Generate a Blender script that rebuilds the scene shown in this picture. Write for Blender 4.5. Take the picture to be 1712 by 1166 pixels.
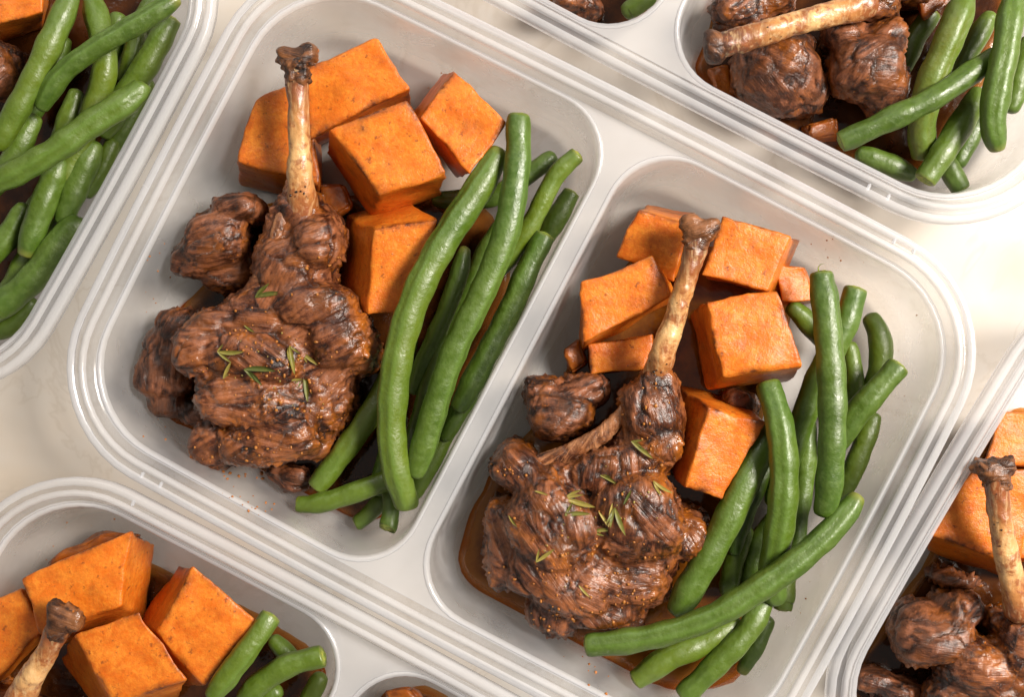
import bpy, bmesh, math, random
import numpy as np
from mathutils import Vector, Matrix
from mathutils.bvhtree import BVHTree

for _o in list(bpy.data.objects):
    bpy.data.objects.remove(_o)
scene = bpy.context.scene
COL = scene.collection
MM = 0.001

# ------------------------------------------------------------------ camera, world, lamps, exposure
H = 36.0                                   # height of the container rim above the counter (mm)
CAM_P = np.array([19.315, 0.995, 348.937 + H])
CAM_R = np.array([[0.998468738, 0.0, -0.055318878],
                  [0.000344207, 0.999980642, 0.006212701],
                  [0.055317807, -0.006222229, 0.998449410]])   # world -> camera axes
FPX, PW, PH = 2100.0, 1712.0, 1166.0
cd = bpy.data.cameras.new('camera')
cam = bpy.data.objects.new('camera', cd)
COL.objects.link(cam)
cd.sensor_width = 36.0
cd.lens = FPX / PW * 36.0
cd.clip_start = 0.01
cd.clip_end = 20.0
mw = Matrix.Identity(4)
for i in range(3):
    for j in range(3):
        mw[i][j] = CAM_R[j][i]
    mw[i][3] = CAM_P[i] * MM
cam.matrix_world = mw
scene.camera = cam

world = bpy.data.worlds.new('World')
scene.world = world
world.use_nodes = True
wb = world.node_tree.nodes['Background']
wb.inputs['Color'].default_value = (1.0, 0.925, 0.85, 1)
wb.inputs['Strength'].default_value = 0.22


def area(name, loc, target, size, power, color):
    l = bpy.data.lights.new(name, 'AREA')
    l.shape = 'RECTANGLE'
    l.size, l.size_y = size
    l.energy = power
    l.color = color
    o = bpy.data.objects.new(name, l)
    COL.objects.link(o)
    o.location = loc
    o.rotation_euler = (Vector(target) - Vector(loc)).to_track_quat('-Z', 'Y').to_euler()
    return o


area('key_lamp', (0.72, 0.22, 0.86), (0.02, 0.0, 0.0), (0.36, 0.36), 27.5, (1.0, 0.925, 0.84))
area('fill_lamp', (-0.35, 0.75, 0.75), (0, 0, 0), (0.6, 0.6), 2.6, (1.0, 0.97, 0.93))

scene.view_settings.view_transform = 'Standard'
scene.view_settings.look = 'None'
scene.view_settings.exposure = 0.02
scene.view_settings.gamma = 1.0
scene.render.filter_size = 1.9
cy = scene.cycles
cy.use_denoising = True
cy.max_bounces = 16
cy.transparent_max_bounces = 24
cy.diffuse_bounces = 9
cy.caustics_reflective = False
cy.caustics_refractive = False


# ------------------------------------------------------------------ numbers
def ray(px):
    d = CAM_R.T @ np.array([(px[0] - PW / 2) / FPX, -(px[1] - PH / 2) / FPX, -1.0])
    return d


def at(px, z):
    """the point (mm) at height z seen where the photograph shows px"""
    d = ray(px)
    return CAM_P + d * ((z - CAM_P[2]) / d[2])


def mmpp(z):
    return (CAM_P[2] - z) / FPX


def _h(ix, iy, iz, s):
    n = (ix * 374761393 + iy * 668265263 + iz * 2147483647 + s * 974634777) & 0xFFFFFFFF
    n = ((n ^ (n >> 13)) * 1274126177) & 0xFFFFFFFF
    n = ((n ^ (n >> 16)) * 2246822519) & 0xFFFFFFFF
    return ((n ^ (n >> 15)) & 0xFFFF) / 65535.0


def noise3(P, s=0):
    """smooth value noise in -1..1"""
    P = np.asarray(P, float)
    i = np.floor(P).astype(np.int64)
    f = P - i
    f = f * f * f * (f * (f * 6 - 15) + 10)
    r = 0
    for dx in (0, 1):
        wx = f[:, 0] if dx else 1 - f[:, 0]
        for dy in (0, 1):
            wy = f[:, 1] if dy else 1 - f[:, 1]
            for dz in (0, 1):
                wz = f[:, 2] if dz else 1 - f[:, 2]
                r = r + wx * wy * wz * _h(i[:, 0] + dx, i[:, 1] + dy, i[:, 2] + dz, s)
    return r * 2 - 1


def worley(P, s=0):
    """distance to the nearest and second nearest feature point, and a random number of the nearest"""
    P = np.asarray(P, float)
    i = np.floor(P).astype(np.int64)
    d1 = np.full(len(P), 9.0)
    d2 = np.full(len(P), 9.0)
    cid = np.zeros(len(P))
    for dx in (-1, 0, 1):
        for dy in (-1, 0, 1):
            for dz in (-1, 0, 1):
                c = i + np.array([dx, dy, dz])
                q = c + np.stack([_h(c[:, 0], c[:, 1], c[:, 2], s + k) for k in (1, 2, 3)], 1)
                d = np.linalg.norm(P - q, axis=1)
                n = d < d1
                d2 = np.where(n, d1, np.minimum(d2, d))
                cid = np.where(n, _h(c[:, 0], c[:, 1], c[:, 2], s + 4), cid)
                d1 = np.where(n, d, d1)
    return d1, d2, cid


def fbm(P, s=0, o=3):
    P = np.asarray(P, float)
    r, a, t = 0, 1.0, 0
    for k in range(o):
        r = r + a * noise3(P * 2 ** k + 17.3 * k, s + k)
        t += a
        a *= .5
    return r / t


# ------------------------------------------------------------------ scene helpers
def link(name, me, mat=None, parent=None):
    o = bpy.data.objects.new(name, me)
    COL.objects.link(o)
    if mat is not None and me is not None:
        for m in (mat if isinstance(mat, (list, tuple)) else [mat]):
            me.materials.append(m)
    if parent is not None:
        o.parent = parent
    return o


def mesh(name, V, F, smooth=True, origin=(0, 0, 0), attrs=None, uv=None):
    me = bpy.data.meshes.new(name)
    V = (np.asarray(V, float) - np.asarray(origin, float)) * MM
    me.from_pydata(V.tolist(), [], [list(map(int, f)) for f in F])
    if smooth:
        me.polygons.foreach_set('use_smooth', [True] * len(me.polygons))
    for k, a in (attrs or {}).items():
        at_ = me.attributes.new(k, 'FLOAT', 'POINT')
        at_.data.foreach_set('value', np.asarray(a, np.float32))
    me.update()
    return me


def tag(o, label, cat, group=None, kind=None):
    if label:
        o['label'] = label
    if cat:
        o['category'] = cat
    if group:
        o['group'] = group
    if kind:
        o['kind'] = kind
    return o


def empty(name, loc):
    o = bpy.data.objects.new(name, None)
    o.empty_display_size = 0.01
    COL.objects.link(o)
    o.location = [c * MM for c in loc]
    return o


def fix_normals(me):
    bm = bmesh.new()
    bm.from_mesh(me)
    bmesh.ops.recalc_face_normals(bm, faces=bm.faces)
    bm.to_mesh(me)
    bm.free()


# ------------------------------------------------------------------ materials
class N:
    def __init__(self, name):
        self.m = bpy.data.materials.new(name)
        self.m.use_nodes = True
        self.t = self.m.node_tree
        self.t.nodes.clear()
        self.out = self.t.nodes.new('ShaderNodeOutputMaterial')

    def n(self, kind, **kw):
        x = self.t.nodes.new('ShaderNode' + kind)
        for k, v in kw.items():
            if k.startswith('_'):
                setattr(x, k[1:], v)
            else:
                s = x.inputs[k.replace('__', ' ')]
                if isinstance(v, bpy.types.NodeSocket):
                    self.t.links.new(v, s)
                else:
                    s.default_value = v
        return x

    def l(self, a, b):
        self.t.links.new(a, b)

    def noise(self, scale, detail=3, rough=.55, vec=None, dist=0.0):
        x = self.n('TexNoise', Scale=scale, Detail=detail, Roughness=rough, Distortion=dist)
        if vec is None:
            vec = self.co()
        self.l(vec, x.inputs['Vector'])
        return x.outputs['Fac']

    def co(self, scale=None):
        c = self.n('TexCoord').outputs['Object']
        if scale:
            mp = self.n('Mapping', Scale=scale)
            self.l(c, mp.inputs['Vector'])
            c = mp.outputs['Vector']
        return c

    def ramp(self, fac, stops, interp='LINEAR'):
        r = self.n('ValToRGB')
        self.l(fac, r.inputs['Fac'])
        cr = r.color_ramp
        cr.interpolation = interp
        while len(cr.elements) > len(stops):
            cr.elements.remove(cr.elements[-1])
        while len(cr.elements) < len(stops):
            cr.elements.new(1)
        for e, (p, c) in zip(cr.elements, stops):
            e.position = p
            e.color = (*c, 1) if len(c) == 3 else c
        return r.outputs['Color']

    def mix(self, fac, a, b, mode='MIX'):
        x = self.n('Mix', _data_type='RGBA', _blend_type=mode)
        for s, v in ((x.inputs[0], fac), (x.inputs[6], a), (x.inputs[7], b)):
            if isinstance(v, bpy.types.NodeSocket):
                self.l(v, s)
            else:
                s.default_value = v if not isinstance(v, tuple) or len(v) == 4 else (*v, 1)
        return x.outputs[2]

    def math(self, op, a, b=0.0, clamp=False):
        x = self.n('Math', _operation=op, _use_clamp=clamp)
        for s, v in ((x.inputs[0], a), (x.inputs[1], b)):
            if isinstance(v, bpy.types.NodeSocket):
                self.l(v, s)
            else:
                s.default_value = v
        return x.outputs[0]

    def attr(self, name):
        return self.n('Attribute', _attribute_name=name).outputs['Fac']

    def rnd(self):
        return self.n('ObjectInfo').outputs['Random']

    def bump(self, h, strength, dist, normal=None):
        b = self.n('Bump', Strength=strength, Distance=dist)
        self.l(h, b.inputs['Height'])
        if normal is not None:
            self.l(normal, b.inputs['Normal'])
        return b.outputs['Normal']

    def pbr(self, **kw):
        p = self.n('BsdfPrincipled')
        for k, v in kw.items():
            s = p.inputs[k.replace('__', ' ')]
            if isinstance(v, bpy.types.NodeSocket):
                self.l(v, s)
            else:
                s.default_value = v if not (isinstance(v, tuple) and len(v) == 3 and s.type == 'RGBA') else (*v, 1)
        self.l(p.outputs[0], self.out.inputs['Surface'])
        return p


def plastic(name, alpha, col=(.86, .875, .915), gloss=.13):
    a = N(name)
    dif = a.n('BsdfDiffuse', Color=(*col, 1))
    tr = a.n('BsdfTranslucent', Color=(*col, 1))
    body = a.n('MixShader', Fac=.50)
    a.l(dif.outputs[0], body.inputs[1])
    a.l(tr.outputs[0], body.inputs[2])
    clear = a.n('BsdfTransparent', Color=(.99, .99, .99, 1))
    m = a.n('MixShader')
    f = a.ramp(a.noise(60, 3), [(0, (alpha - .05,) * 3), (1, (alpha + .05,) * 3)])
    a.l(f, m.inputs[0])
    a.l(clear.outputs[0], m.inputs[1])
    a.l(body.outputs[0], m.inputs[2])
    nb = a.bump(a.noise(900, 2), .10, .0003)
    gl = a.n('BsdfGlossy', Color=(1, 1, 1, 1))
    a.l(a.ramp(a.noise(45, 5, .7, dist=.8), [(.35, (gloss * .7,) * 3), (.7, (gloss * 2.2,) * 3)]), gl.inputs['Roughness'])
    a.l(nb, gl.inputs['Normal'])
    fr = a.n('Fresnel', IOR=1.56)
    s = a.n('MixShader')
    front = a.math('SUBTRACT', 1.0, a.n('NewGeometry').outputs['Backfacing'])
    a.l(a.math('MULTIPLY', fr.outputs[0], front), s.inputs[0])
    a.l(m.outputs[0], s.inputs[1])
    a.l(gl.outputs[0], s.inputs[2])
    a.l(s.outputs[0], a.out.inputs['Surface'])
    return a.m


M_RIM = plastic('translucent_plastic_rim', .52, col=(.90, .91, .94))
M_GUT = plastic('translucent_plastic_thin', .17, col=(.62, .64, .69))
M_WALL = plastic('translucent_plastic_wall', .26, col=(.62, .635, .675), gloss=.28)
M_CLEAR = plastic('clear_plastic_back', .05, gloss=.3)


def mk_counter():
    a = N('cream_marble')
    big = a.noise(9, 4, .55, dist=.6)
    fine = a.noise(60, 4, .6)
    c = a.ramp(big, [(.28, (.45, .385, .31)), (.44, (.53, .485, .43)), (.64, (.575, .55, .515))])
    c = a.mix(a.ramp(fine, [(.35, (0, 0, 0)), (.75, (.25, .25, .25))]), c, (.58, .46, .33))
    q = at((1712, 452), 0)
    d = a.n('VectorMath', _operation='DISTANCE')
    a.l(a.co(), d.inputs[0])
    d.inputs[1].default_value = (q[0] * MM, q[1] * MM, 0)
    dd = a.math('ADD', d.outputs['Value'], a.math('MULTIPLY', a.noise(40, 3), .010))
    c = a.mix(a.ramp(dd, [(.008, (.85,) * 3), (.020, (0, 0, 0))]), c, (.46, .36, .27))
    vein = a.noise(16, 5, .6, dist=1.2)
    c = a.mix(a.ramp(vein, [(.48, (0, 0, 0)), (.50, (.35,) * 3), (.52, (0, 0, 0))]), c, (.42, .36, .29))
    a.pbr(Base__Color=c, Roughness=.35, Specular__IOR__Level=.4)
    return a.m


def mk_bean():
    a = N('green_bean_skin')
    r = a.rnd()
    c1 = a.ramp(r, [(0, (.036, .072, .003)), (.3, (.056, .100, .004)), (.6, (.080, .126, .005)), (.85, (.104, .142, .006)), (1, (.122, .130, .007))])
    v = a.noise(70, 3, .6)
    c = a.mix(a.ramp(v, [(.35, (0, 0, 0)), (.7, (.6, .6, .6))]), c1, (.115, .175, .020))
    fine = a.noise(1500, 2, .6)
    c = a.mix(a.ramp(fine, [(.5, (0, 0, 0)), (.8, (.25, .25, .25))]), c, (.04, .10, .010))
    lines = a.noise(1, 3, .6, vec=a.co((500, 500, 500)))
    c = a.mix(a.ramp(a.noise(28, 3, .6), [(.45, (0, 0, 0)), (.7, (.6,) * 3)]), c, (.030, .085, .006))
    c = a.mix(a.ramp(lines, [(.45, (0, 0, 0)), (.7, (.35,) * 3)]), c, (.12, .19, .03))
    c = a.mix(a.attr('seam'), c, (.105, .185, .028))
    c = a.mix(a.attr('tip'), c, (.22, .22, .04))
    h1 = a.noise(900, 3, .6)
    h2 = a.noise(260, 2, .5)
    nb = a.bump(h2, .30, .0006, a.bump(h1, .55, .0003))
    rg = a.ramp(a.noise(500, 2), [(.3, (.32,) * 3), (.7, (.56,) * 3)])
    a.pbr(Base__Color=c, Roughness=rg, Normal=nb, Subsurface__Weight=.12, Subsurface__Radius=(.6, 1.0, .2),
          Subsurface__Scale=.0015, Specular__IOR__Level=.6, Coat__Weight=.10, Coat__Roughness=.28, Coat__Normal=nb)
    return a.m


def mk_cut():
    a = N('bean_cut_end')
    c = a.ramp(a.noise(900, 3), [(.35, (.16, .26, .03)), (.6, (.34, .36, .06)), (.8, (.38, .24, .05))])
    a.pbr(Base__Color=c, Roughness=.45, Normal=a.bump(a.noise(1200, 2), .5, .0004))
    return a.m


def mk_potato(saucy=False):
    a = N('sweet_potato_in_sauce' if saucy else 'sweet_potato')
    r = a.rnd()
    base = a.ramp(r, [(0, (.52, .106, .005)), (.5, (.60, .132, .008)), (1, (.65, .156, .011))])
    v = a.noise(210, 6, .7, dist=.5)
    c = a.mix(a.ramp(v, [(.38, (0, 0, 0)), (.62, (.95,) * 3)]), base, (.72, .235, .024))
    st = a.noise(1, 4, .6, vec=a.co((220, 220, 700)))
    c = a.mix(a.ramp(st, [(.50, (0, 0, 0)), (.70, (.75,) * 3)]), c, (.46, .10, .008))
    c = a.mix(a.ramp(a.noise(900, 4, .7), [(.42, (0, 0, 0)), (.68, (.55,) * 3)]), c, (.48, .105, .008))
    sp = a.noise(480, 3, .7)
    c = a.mix(a.ramp(sp, [(.61, (0, 0, 0)), (.71, (.8,) * 3)]), c, (.20, .05, .012))
    dk = a.math('MULTIPLY', a.attr('brown'), a.ramp(a.noise(320, 4, .7), [(.32, (.1, .1, .1)), (.58, (1, 1, 1))]), True)
    c = a.mix(dk, c, (.105, .028, .009))
    if saucy:
        c = a.mix(a.ramp(a.noise(190, 4, .65), [(.3, (.35,) * 3), (.6, (.95,) * 3)]), c, (.17, .045, .008))
    nb = a.bump(a.noise(520, 5, .65), .42, .0008, a.bump(a.noise(2200, 2), .3, .0002))
    a.pbr(Base__Color=c, Roughness=.25 if saucy else .34, Normal=nb, Subsurface__Weight=.22, Subsurface__Radius=(1.0, .35, .08),
          Subsurface__Scale=.003, Specular__IOR__Level=.4)
    return a.m


def mk_meat(name, lo, mid, hi, glaze, wet=.55):
    a = N(name)
    mic = a.math('ADD', a.math('MULTIPLY', a.noise(700, 4, .75), .55), a.math('MULTIPLY', a.noise(2300, 3, .7), .45))
    mic = a.math('ADD', a.math('MULTIPLY', a.math('SUBTRACT', mic, .5), 1.9), .5)
    t = a.math('ADD', a.math('MULTIPLY', a.attr('tone'), .60), a.math('MULTIPLY', mic, .40))
    c = a.ramp(t, [(.28, lo), (.44, mid), (.60, hi), (.80, tuple(min(1, x * 1.4) for x in hi))])
    fv = a.n('CombineXYZ', X=a.attr('fa'), Y=a.attr('fc'), Z=a.attr('fz')).outputs[0]
    strand = a.noise(1.0, 3, .6, vec=fv)
    t2 = a.ramp(strand, [(.28, (.45,) * 3), (.48, (1, 1, 1))])
    c = a.mix(1.0, c, t2, 'MULTIPLY')
    c = a.mix(a.ramp(strand, [(.58, (0, 0, 0)), (.78, (.7,) * 3)]), c, tuple(min(1, x * 1.7) for x in hi))
    fm = a.ramp(a.attr('fibre'), [(.50, (0, 0, 0)), (.85, (.55,) * 3)])
    c = a.mix(fm, c, tuple(min(1, x * 1.55) for x in hi))
    g = a.math('MULTIPLY', a.ramp(a.noise(130, 4, .65, dist=.4), [(.46, (0, 0, 0)), (.64, (.9,) * 3)]), a.ramp(a.attr('rag'), [(.0, (.35,) * 3), (.5, (1, 1, 1))]), True)
    c = a.mix(g, c, glaze)
    ch = a.math('MULTIPLY', a.ramp(a.attr('char'), [(.61, (0, 0, 0)), (.86, (.85,) * 3)]), a.ramp(mic, [(.2, (1, 1, 1)), (.8, (.45,) * 3)]), True)
    c = a.mix(ch, c, (.030, .008, .004))
    sp = a.math('MULTIPLY', a.ramp(a.noise(750, 3, .6), [(.62, (0, 0, 0)), (.70, (.9,) * 3)]), a.ramp(a.attr('rag'), [(.1, (.15,) * 3), (.5, (1, 1, 1))]), True)
    c = a.mix(sp, c, (.42, .125, .014))
    nb = a.bump(strand, .6, .0006, a.bump(a.noise(900, 4, .65), .35, .0005))
    cn = a.bump(strand, .45, .0006, a.bump(a.noise(1000, 3, .6), .45, .0006))
    rg = a.ramp(a.noise(240, 3, .6), [(.35, (.28,) * 3), (.65, (.56,) * 3)])
    cw = a.math('MULTIPLY', a.math('ADD', wet * .42, a.math('MULTIPLY', g, wet * .9), True), a.math('SUBTRACT', 1.0, a.math('MULTIPLY', ch, .7)), True)
    a.pbr(Base__Color=c, Roughness=rg, Normal=nb, Coat__Normal=cn, Coat__Weight=cw, Coat__Roughness=.09, Coat__IOR=1.5, Specular__IOR__Level=.35)
    return a.m


def mk_bone():
    a = N('roasted_bone')
    t = a.attr('along')
    c = a.ramp(t, [(0, (.07, .024, .010)), (.14, (.20, .065, .022)), (.34, (.46, .21, .065)), (.60, (.66, .39, .16)), (.85, (.46, .19, .055)), (1, (.22, .065, .018))])
    p = a.noise(210, 4, .7, dist=.3)
    c = a.mix(a.ramp(p, [(.46, (0, 0, 0)), (.60, (.9,) * 3)]), c, (.26, .075, .020))
    c = a.mix(a.ramp(a.noise(1, 3, .6, vec=a.co((900, 120, 900))), [(.5, (0, 0, 0)), (.75, (.5,) * 3)]), c, (.80, .58, .30))
    nb = a.bump(a.noise(700, 4, .65), .45, .0006)
    a.pbr(Base__Color=c, Roughness=.36, Normal=nb, Coat__Weight=.3, Coat__Roughness=.2)
    return a.m


def mk_sauce(name, lo, hi, thin):
    a = N(name)
    c = a.ramp(a.noise(120, 4, .6), [(.35, lo), (.65, hi)])
    c = a.mix(a.ramp(a.attr('depth'), [(.0, (1, 1, 1)), (.55, (0, 0, 0))]), c, thin)
    p = a.pbr(Base__Color=c, Roughness=.10, Normal=a.bump(a.noise(140, 3), .25, .0010), Specular__IOR__Level=.5)
    tr = a.n('BsdfTransparent', Color=(.85, .45, .16, 1))
    m = a.n('MixShader')
    a.l(a.ramp(a.attr('depth'), [(.0, (.10,) * 3), (.35, (.75,) * 3), (.7, (.97,) * 3)]), m.inputs[0])
    a.l(tr.outputs[0], m.inputs[1])
    a.l(p.outputs[0], m.inputs[2])
    a.l(m.outputs[0], a.out.inputs['Surface'])
    return a.m


def mk_flat(name, stops, scale, rough, bump=.3):
    a = N(name)
    c = a.ramp(a.math('ADD', a.math('MULTIPLY', a.rnd(), .5), a.math('MULTIPLY', a.noise(scale, 3), .5)), stops)
    a.pbr(Base__Color=c, Roughness=rough, Normal=a.bump(a.noise(scale * 2, 2), bump, .0003))
    return a.m


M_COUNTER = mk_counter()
M_BEAN, M_CUT = mk_bean(), mk_cut()
M_POT = mk_potato()
M_CHOP = mk_meat('glazed_lamb', (.015, .0036, .0013), (.072, .0178, .0052), (.195, .066, .026), (.33, .092, .006), 1.0)
M_CHUNK = mk_meat('braised_meat', (.015, .0045, .002), (.068, .0195, .0070), (.195, .070, .032), (.26, .072, .006), .7)
M_RIB = mk_meat('rib_bone', (.045, .012, .005), (.17, .058, .021), (.36, .16, .07), (.30, .085, .009), .9)
M_KNOB = mk_meat('charred_knuckle', (.018, .008, .005), (.070, .026, .011), (.19, .075, .028), (.17, .06, .016), .45)
M_BONE = mk_bone()
M_SAUCE = mk_sauce('amber_sauce', (.10, .026, .003), (.24, .080, .008), (.50, .21, .04))
M_GRAVY = mk_sauce('dark_gravy', (.026, .007, .002), (.075, .022, .004), (.30, .12, .025))
M_POTS = mk_potato(True)
M_LEAF = mk_flat('thyme_leaf', [(.25, (.065, .080, .012)), (.42, (.15, .14, .020)), (.56, (.23, .18, .032)), (.75, (.33, .25, .06))], 500, .5)
M_SEASON = mk_flat('seasoning_crumb', [(.3, (.08, .024, .005)), (.5, (.20, .062, .010)), (.7, (.36, .13, .018))], 900, .35)
M_CRUMB = mk_flat('spice_crumb', [(.3, (.36, .12, .014)), (.55, (.55, .22, .03)), (.8, (.60, .34, .08))], 900, .4)

# ------------------------------------------------------------------ counter
bm = bmesh.new()
bmesh.ops.create_cube(bm, size=1)
bmesh.ops.scale(bm, verts=bm.verts, vec=(1.6, 1.2, .03))
bmesh.ops.translate(bm, verts=bm.verts, vec=(0, 0, -.015))
bmesh.ops.bevel(bm, geom=bm.edges[:], offset=.004, segments=2, affect='EDGES')
me = bpy.data.meshes.new('countertop')
bm.to_mesh(me)
bm.free()
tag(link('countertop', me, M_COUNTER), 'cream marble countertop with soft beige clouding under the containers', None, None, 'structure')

# ------------------------------------------------------------------ containers
L2, W2, RC = 115.4, 80.0, 34.0
LEDGE = H - 4.6


def rrect(x0, x1, y0, y1, radii, k=10, side=8):
    """closed ring, counter-clockwise; radii for corners (x1,y0) (x1,y1) (x0,y1) (x0,y0)"""
    pts = []
    cs = [(x1, y0, -90), (x1, y1, 0), (x0, y1, 90), (x0, y0, 180)]
    arcs = []
    for (x, y, a0), r in zip(cs, radii):
        cx = x - r if x == x1 else x + r
        cyy = y - r if y == y1 else y + r
        arcs.append([(cx + r * math.cos(math.radians(a0 + 90 * i / k)), cyy + r * math.sin(math.radians(a0 + 90 * i / k))) for i in range(k + 1)])
    for i in range(4):
        pts += arcs[i]
        a, b = arcs[i][-1], arcs[(i + 1) % 4][0]
        for j in range(1, side):
            t = j / side
            pts.append((a[0] + (b[0] - a[0]) * t, a[1] + (b[1] - a[1]) * t))
    return np.array(pts)


def bowed(P, both=True):
    """the long thin walls of such a tub belly out a little"""
    Q = P.copy()
    bx = 1.5 * (1 - np.minimum(1, np.abs(P[:, 1]) / W2) ** 2) - .6
    by = 1.5 * (1 - np.minimum(1, np.abs(P[:, 0]) / L2) ** 2) - .6
    wx = np.clip((np.abs(P[:, 0]) - 40) / 60, 0, 1)
    wy = np.clip((np.abs(P[:, 1]) - 20) / 50, 0, 1)
    Q[:, 0] += np.sign(P[:, 0]) * bx * wx
    Q[:, 1] += np.sign(P[:, 1]) * by * wy
    return Q


def outer_ring(ins):
    r = RC - ins
    return bowed(rrect(-L2 + ins, L2 - ins, -W2 + ins, W2 - ins, [r] * 4))


def comp_ring(side, ins):
    """ring of one compartment; side -1 = left, +1 = right; ins measured from the opening"""
    i0 = 8.6
    ro, ri = max(26 - ins * .7, 8), max(18 - ins * .5, 7)
    xa, xb = 3.0 + ins, L2 - i0 - ins
    y0, y1 = -W2 + i0 + ins, W2 - i0 - ins
    if side > 0:
        R = rrect(xa, xb, y0, y1, [ro, ro, ri, ri])
    else:
        R = rrect(-xb, -xa, y0, y1, [ri, ri, ro, ro])
    return bowed(R)


def loft(rings, close_last=False):
    """rings: list of (ring xy, z) -> V, F"""
    n = len(rings[0][0])
    V = [(p[0], p[1], z) for R, z in rings for p in R]
    F = []
    for k in range(len(rings) - 1):
        for i in range(n):
            j = (i + 1) % n
            F.append((k * n + i, k * n + j, (k + 1) * n + j, (k + 1) * n + i))
    if close_last:
        b = (len(rings) - 1) * n
        c = np.mean(rings[-1][0], axis=0)
        # inner rings towards the centre keep the floor well shaped
        V2 = [tuple(c + (p - c) * .5) + (rings[-1][1],) for p in rings[-1][0]]
        o = len(V)
        V += V2
        for i in range(n):
            j = (i + 1) % n
            F.append((b + i, b + j, o + j, o + i))
        V.append((c[0], c[1], rings[-1][1]))
        for i in range(n):
            F.append((o + i, o + (i + 1) % n, len(V) - 1))
    return V, F


RIM_PROFILE = [  # inset, z, thin?
    (.35, H - 5.2, 0), (.05, H - 2.4, 0), (.12, H - 1.1, 0), (.5, H - .35, 0), (1.1, H - .1, 0), (1.9, H - .1, 0),
    (2.25, H - .2, 0), (2.5, H - .55, 1), (3.85, H - .6, 1), (4.1, H - .2, 0), (4.4, H + .08, 0), (4.9, H + .16, 0),
    (5.4, H + .02, 0), (5.75, H - .5, 0), (5.95, H - 1.0, 1), (6.6, H - 3.6, 1), (6.9, LEDGE - .05, 1), (7.35, LEDGE, 1)]
COMP_PROFILE = [(-.9, LEDGE), (-.7, LEDGE + .35), (-.35, LEDGE + .5), (.05, LEDGE + .35), (.35, LEDGE - .1), (.6, LEDGE - .9),
                (1.2, 22), (1.9, 14), (2.3, 10), (2.9, 7.2), (4.0, 4.7), (5.6, 2.9), (7.6, 2.05), (9.5, 1.8)]


def wall_inset(z):
    zs = [p[1] for p in COMP_PROFILE[5:]][::-1]
    ii = [p[0] for p in COMP_PROFILE[5:]][::-1]
    return float(np.interp(z, zs, ii))


def solid(o, t, off=1):
    m = o.modifiers.new('thickness', 'SOLIDIFY')
    m.thickness = t * MM
    m.offset = -1
    m.use_rim = True
    m.material_offset = off
    m.material_offset_rim = 0
    return o


CONT = {}


def container(key, x, y, deg, label):
    root = empty('food_container', (x, y, 0))
    root.rotation_euler = (0, 0, math.radians(deg))
    tag(root, label, 'food container', 'divided plastic meal containers laid side by side')
    if not CONT:
        V, F = loft([(outer_ring(i), z) for i, z, _ in RIM_PROFILE])
        me = mesh('outer_rim', V, F)
        me.materials.append(M_RIM)
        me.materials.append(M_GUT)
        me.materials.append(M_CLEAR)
        me.materials.append(M_CLEAR)
        n = len(outer_ring(0))
        mi = []
        for k in range(len(RIM_PROFILE) - 1):
            mi += [1 if RIM_PROFILE[k][2] and RIM_PROFILE[k + 1][2] else 0] * n
        me.polygons.foreach_set('material_index', mi)
        fix_normals(me)
        comps = []
        for s in (-1, 1):
            V, F = loft([(comp_ring(s, i), z) for i, z in COMP_PROFILE], True)
            c = mesh('compartment', V, F)
            fix_normals(c)
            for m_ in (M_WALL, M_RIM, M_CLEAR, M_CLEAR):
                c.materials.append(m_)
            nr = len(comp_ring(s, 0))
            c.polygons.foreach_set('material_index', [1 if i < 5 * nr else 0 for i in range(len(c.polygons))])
            comps.append(c)
        b = bmesh.new()
        edges = []
        for R in (outer_ring(7.3), comp_ring(-1, -.85), comp_ring(1, -.85)):
            vs = [b.verts.new((p[0] * MM, p[1] * MM, (LEDGE - .06) * MM)) for p in R]
            edges += [b.edges.new((vs[i], vs[(i + 1) % len(vs)])) for i in range(len(vs))]
        bmesh.ops.triangle_fill(b, edges=edges, use_beauty=True)
        for f in b.faces:
            if f.normal.z < 0:
                f.normal_flip()
        web = bpy.data.meshes.new('divider_web')
        b.to_mesh(web)
        b.free()
        web.materials.append(M_RIM)
        web.materials.append(M_CLEAR)
        # little cross ribs in the gutter of the rim
        b = bmesh.new()
        rb = bmesh.ops.create_cube(b, size=1)
        bmesh.ops.scale(b, verts=b.verts, vec=(.0009, .0021, .0013))
        bmesh.ops.bevel(b, geom=b.edges[:], offset=.0003, segments=2, affect='EDGES')
        rib = bpy.data.meshes.new('rim_rib')
        b.to_mesh(rib)
        b.free()
        rib.materials.append(M_RIM)
        CONT['data'] = (me, comps, web, rib)
    me, comps, web, rib = CONT['data']
    solid(link('outer_rim', me, None, root), .55, 2)
    for c in comps:
        solid(link('compartment', c, None, root), .7, 2)
    solid(link('divider_web', web, None, root), .6)
    for rx, ry in ((-78, -W2 + 2.6), (-72, -W2 + 2.6), (-78, W2 - 2.6), (78, W2 - 2.6), (84, W2 - 2.6), (78, -W2 + 2.6), (72, -W2 + 2.6)):
        r = link('rim_rib', rib, None, root)
        r.location = (rx * MM, (ry + math.copysign(.1, ry)) * MM, (H - .75) * MM)
    th = math.radians(deg)
    CONT[key] = (x, y, th)
    return root


container('C', 0, 0, -27.503, 'whole two-part container in the middle holding two lamb chops')
container('A', -211.4, 104.0, -29.0, 'container at the upper left corner, mostly filled with green beans')
container('B', 71.6, 149.9, -28.44, 'container along the top edge whose chop bone lies sideways')
container('D', -74.5, -145.5, -27.7, 'container at the lower left, its near corner full of orange cubes')
container('E', 213.6, -95.0, -29.9, 'container at the lower right with one upright chop bone in view')


def to_local(key, p):
    x, y, th = CONT[key]
    c, s = math.cos(th), math.sin(th)
    v = np.array([p[0] - x, p[1] - y])
    return np.array([c * v[0] + s * v[1], -s * v[0] + c * v[1]])


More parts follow.
